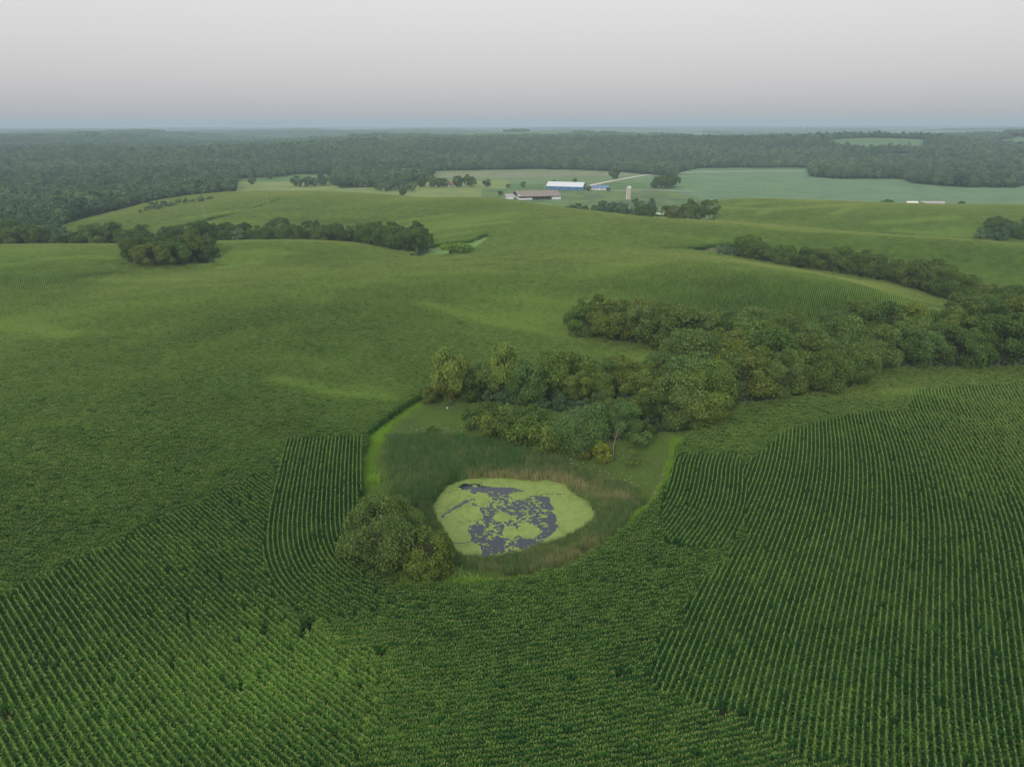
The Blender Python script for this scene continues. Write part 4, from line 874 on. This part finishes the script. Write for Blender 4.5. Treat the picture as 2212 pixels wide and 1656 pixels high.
# ------------------------------------------------------------------ road, farm, houses, poles
def strip(P, width, zoff=.25, step=8):
    P = smooth_line(P, step, 2); T = np.gradient(P, axis=0); T /= np.hypot(*T.T)[:, None]; Nn = np.stack([T[:, 1], -T[:, 0]], 1)
    A = P + Nn * width / 2; B_ = P - Nn * width / 2; V = np.empty((2 * len(P), 3)); V[0::2, :2] = A; V[1::2, :2] = B_; V[:, 2] = H(V[:, 0], V[:, 1]) + zoff
    V[0::2, 2] = V[1::2, 2] = np.maximum(V[0::2, 2], V[1::2, 2])
    return V, np.array([[2 * i, 2 * i + 1, 2 * i + 3, 2 * i + 2] for i in range(len(P) - 1)])
M_gravel = plain('pale_gravel', (.50, .45, .38), .95, .4, .15)
V, F = strip([az_pt(*p) for p in [(1262,1015),(1285,1050),(1330,1120),(1400,1260),(1460,1300),(1560,1335),(1735,1345)]], 9); obj('gravel_road', mesh('gravel_road', V, F, [M_gravel]), kind='structure')
V, F = strip([az_pt(*p) for p in [(1262,1015),(1290,960),(1350,965),(1425,955),(1500,930)]], 5, .24); obj('farm_track', mesh('farm_track', V, F, [M_gravel]), kind='structure')
V, F = strip([az_pt(*p) for p in [(2050,1325),(2212,1330),(2500,1330)]], 8); obj('valley_road', mesh('valley_road', V, F, [M_gravel]), kind='structure')
M_soil = plain('bare_soil', (.20, .16, .115), .95, .5, .3)
V, F = strip(list(poly([(1058,518),(1045,528),(1020,540),(1000,548)])), 2.6, .06, 3); obj('washed_gully', mesh('washed_gully', V, F, [M_soil]), kind='structure')

M_white = plain('white_metal', (.58, .60, .62), .5, 1, .05); M_blue = plain('blue_metal', (.07, .16, .33), .5, 1, .1); M_bluer = plain('blue_roof_metal', (.11, .19, .34), .5, 1, .1)
M_rust = plain('weathered_roof', (.23, .19, .165), .85, .25, .35); M_conc = plain('silo_concrete', (.40, .37, .31), .9, .6, .15); M_dome = plain('galvanised_dome', (.55, .52, .48), .5, 1, .1)
M_dark = plain('dark_opening', (.03, .03, .035), .9); M_cream = plain('cream_siding', (.66, .63, .56), .7); M_brown = plain('brown_shingle', (.22, .13, .10), .9); M_grey = plain('grey_roof', (.36, .33, .34), .8); M_pole = plain('pole_wood', (.34, .30, .25), .9)
M_glass, t, b = mat('window_glass', .1); b.inputs['Base Color'].default_value = (.04, .05, .06, 1)
def boxa(x0, x1, y0, y1, z0, z1):
    V = np.array([[x, y, z] for z in (z0, z1) for y in (y0, y1) for x in (x0, x1)], float)
    return V, np.array([[0, 2, 3, 1], [4, 5, 7, 6], [0, 1, 5, 4], [2, 6, 7, 3], [0, 4, 6, 2], [1, 3, 7, 5]])
def boxobj(name, parent, mt, *b):
    V, F = boxa(*b); return obj(name, mesh(name, V, F, [mt]), parent)
def gable_walls(L_, Wd, hw, hr, mt, parent):
    V = [(-L_/2,-Wd/2,-1),(L_/2,-Wd/2,-1),(L_/2,Wd/2,-1),(-L_/2,Wd/2,-1),(-L_/2,-Wd/2,hw),(L_/2,-Wd/2,hw),(L_/2,Wd/2,hw),(-L_/2,Wd/2,hw),(-L_/2,0,hr),(L_/2,0,hr)]
    me = bpy.data.meshes.new('wall'); me.from_pydata(V, [], [(0,1,5,4),(3,7,6,2),(0,4,8,7,3),(1,2,6,9,5)]); me.materials.append(mt); return obj('wall', me, parent)
def gable_roof(L_, Wd, hw, hr, mt, parent, ov=.6, th=.25, nm='roof'):
    B = Bld()
    for s in (-1, 1):
        k = (hr - hw) / (Wd / 2); y1 = s * (Wd / 2 + ov); z1 = hw - ov * k
        V = np.array([(-L_/2-ov, 0, hr+.05), (L_/2+ov, 0, hr+.05), (L_/2+ov, y1, z1+.05), (-L_/2-ov, y1, z1+.05)]); V2 = V + [0, 0, th]
        B.add(np.concatenate([V, V2]), np.array([[0,1,2,3],[4,7,6,5],[0,4,5,1],[1,5,6,2],[2,6,7,3],[3,7,4,0]]))
    return obj(nm, B.mesh('roof', [mt]), parent)
def gz_(p): return float(H(p[0], p[1])[0])
# blue barn
p = az_pt(1222, 985); e = empty('pole_barn', (p[0], p[1], gz_(p) + .2), math.radians(-22), label='long blue metal barn with a white gabled roof by the gravel road', category='barn')
gable_walls(50, 17, 4.2, 9.2, M_blue, e); gable_roof(50, 17, 4.2, 9.2, M_white, e)
d = boxobj('door', e, M_dark, 25.0, 25.12, -3.2, 3.2, 0, 4.2); boxobj('door_frame', e, M_white, 24.9, 25.2, -3.6, -3.25, 0, 4.5); boxobj('door_frame', e, M_white, 24.9, 25.2, 3.25, 3.6, 0, 4.5); boxobj('door_frame', e, M_white, 24.9, 25.2, -3.2, 3.2, 4.25, 4.55)
for k in range(4): boxobj('window', e, M_glass, -19 + k * 12, -17 + k * 12, -8.58, -8.46, 1.6, 2.8)
# small blue-roofed house
p = az_pt(1295, 975); e = empty('farmhouse', (p[0], p[1], gz_(p) + .1), math.radians(-4), label='small white house with a blue roof between the barn and the silo', category='house')
gable_walls(22, 9, 3, 5.4, M_white, e); gable_roof(22, 9, 3, 5.4, M_bluer, e)
boxobj('door', e, M_dark, 3, 4, -4.6, -4.48, 0, 2.1)
for k in (-9, -5, 0, 7): boxobj('window', e, M_glass, k, k + 1.2, -4.6, -4.48, 1, 2.2)
boxobj('chimney', e, M_cream, -1, -.2, -.4, .4, 5, 6.6)
# long open shed
p = az_pt(1158, 860); e = empty('cattle_shed', (p[0], p[1], gz_(p) + 1.0), math.radians(12), label='long low open shed with a rusty brown-grey roof left of the blue barn', category='shed')
B = Bld()
gable_roof(50, 34, 2.6, 7.4, M_rust, e)
boxobj('roof_patch', e, M_white, -25.4, -22.4, -17.4, -12, 3.5, 4.3)
for k in range(9): boxobj('post', e, M_pole, -24 + k * 6, -23.7 + k * 6, -16.6, -16.3, -1.5, 2.9)
boxobj('wall', e, M_white, -25, -24.8, -16.8, 16.8, -1.5, 2.7); boxobj('wall', e, M_dark, -25, 25, 16.4, 16.6, -1.5, 2.7)
boxobj('feed_bunk', e, M_white, -25, -9, -17.8, -17.3, -1.2, .9); boxobj('feed_bunk', e, M_white, 14, 25, -17.8, -17.3, -1.2, 1.4)
p = az_pt(1100, 850); e = empty('lean_to_shed', (p[0], p[1], gz_(p) + 1.0), math.radians(10), label='small white-walled shed at the left end of the rusty shed', category='shed')
gable_walls(9, 10, 2.6, 4.4, M_white, e); gable_roof(9, 10, 2.6, 4.4, M_grey, e); boxobj('door', e, M_dark, -4.6, -4.48, -1.5, 1.5, 0, 2.4)
# silo
p = az_pt(1357, 845); zz = gz_(p); e = empty('silo', (p[0], p[1], zz), 0, label='tall tan concrete silo with a pale domed cap', category='silo'); e.scale = (.92, .92, .84)
B = Bld(); ns = 28
for k in range(22):
    an = np.arange(ns) * 2 * math.pi / ns; z0 = -1 + k * .75; V = np.concatenate([np.column_stack([2.75 * np.cos(an), 2.75 * np.sin(an), np.full(ns, zq)]) for zq in (z0, z0 + .75)])
    B.add(V, np.array([[i, (i + 1) % ns, ns + (i + 1) % ns, ns + i] for i in range(ns)]))
obj('wall', B.mesh('silo_wall', [M_conc], smooth=True), e)
B = Bld()
for k in range(21):
    z0 = -.6 + k * .75; V, F = tube_arrays([(2.8 * math.cos(a), 2.8 * math.sin(a), z0) for a in np.linspace(0, 2 * math.pi, 25)], [.05] * 25, 4); B.add(V, F)
obj('hoop', B.mesh('hoops', [M_dome]), e)['kind'] = 'stuff'
rows_ = 8; V = []; 
for k in range(rows_ + 1):
    f = k / rows_ * math.pi / 2
    for i in range(ns): V.append((2.85 * math.cos(f) * math.cos(2 * math.pi * i / ns) + 0, 2.85 * math.cos(f) * math.sin(2 * math.pi * i / ns), 15.5 + 2.3 * math.sin(f)))
F = np.array([[k * ns + i, k * ns + (i + 1) % ns, (k + 1) * ns + (i + 1) % ns, (k + 1) * ns + i] for k in range(rows_) for i in range(ns)])
obj('dome', mesh('dome', V, F, [M_dome], smooth=True), e)
boxobj('chute', e, M_dome, -3.5, -2.7, -.5, .5, 0, 15.5)
# house with brown roof
p = az_pt(978, 1020); e = empty('brown_roofed_house', (p[0], p[1], gz_(p) + .3), .2, label='house with a brown roof between two dark trees at centre', category='house')
gable_walls(12, 8, 3, 6, M_cream, e); gable_roof(12, 8, 3, 6, M_brown, e); boxobj('window', e, M_glass, -4, -2.6, -4.1, -3.98, 1, 2.3); boxobj('window', e, M_glass, 2, 3.4, -4.1, -3.98, 1, 2.3); boxobj('door', e, M_dark, -.5, .5, -4.1, -3.98, 0, 2.1)
# roofs behind the right ridge
for X_, D_, L_, lab, mt in ((1968, 735, 10, 'tan gabled roof just showing behind the far corn ridge', M_cream), (2012, 738, 22, 'long greyish roof just showing behind the far corn ridge', M_grey)):
    p = az_pt(X_, D_); e = empty('ridge_house', (p[0], p[1], gz_(p) - 1.2), math.radians(-5), label=lab, category='house'); zt = 1.5
    gable_walls(L_, 10, 5, 8, M_cream, e); gable_roof(L_, 10, 5, 8, mt, e)
# far white buildings
for X_, D_, L_, hh, lab in ((2078,2520,40,6,'long white building in the far woods at the right edge'), (1992,6500,24,16,'small white block on the far horizon at right'), (228,2420,8,4,'white farmhouse in the clearing at far left'), (665,6000,30,14,'white buildings on the far woods left of centre'), (1645,7500,60,14,'white shed on the horizon right of centre'), (1060,7000,70,12,'long pale shed on the horizon at centre'), (1720,7500,80,14,'long pale building on the horizon right of the white shed'), (640,9000,50,20,'pale building near the horizon left of centre')):
    p = az_pt(X_, D_); e = empty('distant_building', (p[0], p[1], gz_(p) + 3), 0, label=lab, category='building')
    gable_walls(L_, 12, hh * .6, hh, M_white, e); gable_roof(L_, 12, hh * .6, hh, M_white, e)
# road glimpse and towers
def lattice(name, X_, D_, h, lab, cat='mast', r=.9):
    p = az_pt(X_, D_); e = empty(name, (p[0], p[1], gz_(p)), 0, label=lab, category=cat); B = Bld()
    for k in range(3):
        a = k * 2.094; V, F = tube_arrays([(r * math.cos(a), r * math.sin(a), 0), (r * math.cos(a) * .8, r * math.sin(a) * .8, h)], [.35, .3], 4); B.add(V, F)
    obj('mast_leg', B.mesh('mast_leg', [M_dome]), e); B = Bld()
    for q in range(int(h / 6)):
        for k in range(3):
            a = k * 2.094; b_ = a + 2.094; V, F = tube_arrays([(r * math.cos(a), r * math.sin(a), q * 6), (r * math.cos(b_), r * math.sin(b_), q * 6 + 6)], [.15, .15], 3); B.add(V, F)
    obj('brace', B.mesh('brace', [M_dome]), e)
lattice('radio_mast', 1378, 6500, 105, 'thin radio mast rising above the horizon right of centre')
lattice('radio_mast', 541, 8500, 110, 'faint radio mast on the horizon left of centre')
p = az_pt(710, 7800); e = empty('water_tower', (p[0], p[1], gz_(p)), 0, label='tiny white water tower on the horizon left of centre', category='water tower')
V, F = tube_arrays([(0, 0, 0), (0, 0, 32)], [1.4, 1.4], 8); obj('column', mesh('column', V, F, [M_white]), e)
V, F = tube_arrays([(0, 0, 30), (0, 0, 33), (0, 0, 37), (0, 0, 40)], [2, 6, 6, 1], 12); obj('tank', mesh('tank', V, F, [M_white], smooth=True), e)
# utility poles
pole_me = None
for X_, D_, lab in ((578, 640, 'utility pole on the bare track of the left hill'), (437, 590, 'utility pole lower down the left hill'), (790, 760, 'utility pole on the ridge at centre left'), (1637, 940, 'leaning pole at the edge of the bean field'), (1760, 900, 'pole in the middle of the bean field'), (1935, 880, 'pole in the bean field above the hidden roofs'), (1527, 960, 'pole beside the big round tree clump'), (1008, 960, 'pole in front of the house trees'), (1176, 900, 'pole behind the rusty shed'), (1488, 1290, 'pole where the gravel road meets the woods')):
    p = az_pt(X_, D_); e = empty('utility_pole', (p[0], p[1], gz_(p)), 0, label=lab, category='pole', group='utility poles across the farmland')
    V, F = tube_arrays([(0, 0, -.5), (0, 0, 11)], [.22, .16], 6); obj('post', mesh('post', V, F, [M_pole]), e); boxobj('crossarm', e, M_pole, -1.2, 1.2, -.1, .1, 9.9, 10.15)
# farm pond glimpse, white bucket by the willow
M_alg = plain('algae_water', (.35, .42, .25), .4, .3, .1)
p = az_pt(1437, 640); an = np.linspace(0, 2 * math.pi, 24, endpoint=False); V = np.concatenate([np.column_stack([p[0] + 9 * np.cos(an), p[1] + 10 * np.sin(an), np.full(24, gz_(p) + .8)]), [[p[0], p[1], gz_(p) + .8]]])
obj('farm_pond', mesh('farm_pond', V, np.array([[i, (i + 1) % 24, 24] for i in range(24)]), [M_alg]), kind='structure')
p = at(965, 884); z = float(BZ(p[:1], p[1:])[0])
V, F = tube_arrays([(0, 0, 0), (0, 0, .02), (0, 0, .62), (0, 0, .66)], [.05, .2, .24, .2], 12); o = obj('salt_tub', mesh('salt_tub', V, F, [M_white]), loc=(p[0], p[1], z), label='small white tub at the foot of the leftmost willow', category='tub')

# ------------------------------------------------------------------ haze
m = bpy.data.materials.new('haze_air'); m.use_nodes = True; t = m.node_tree; t.nodes.remove(t.nodes['Principled BSDF'])
pv = t.nodes.new('ShaderNodeVolumePrincipled'); pv.inputs['Density'].default_value = 1.7e-4; pv.inputs['Color'].default_value = (.57, .69, .81, 1); pv.inputs['Anisotropy'].default_value = .0
t.links.new(pv.outputs[0], t.nodes['Material Output'].inputs['Volume']); m.cycles.homogeneous_volume = True
zlo = float(gz.min()) - 3
V, F = boxa(-36000, 36000, -36000, 36000, zlo, 118)
obj('haze', mesh('haze', V, F, [m]), kind='stuff', label='thin bluish summer haze over the whole valley', category='haze')
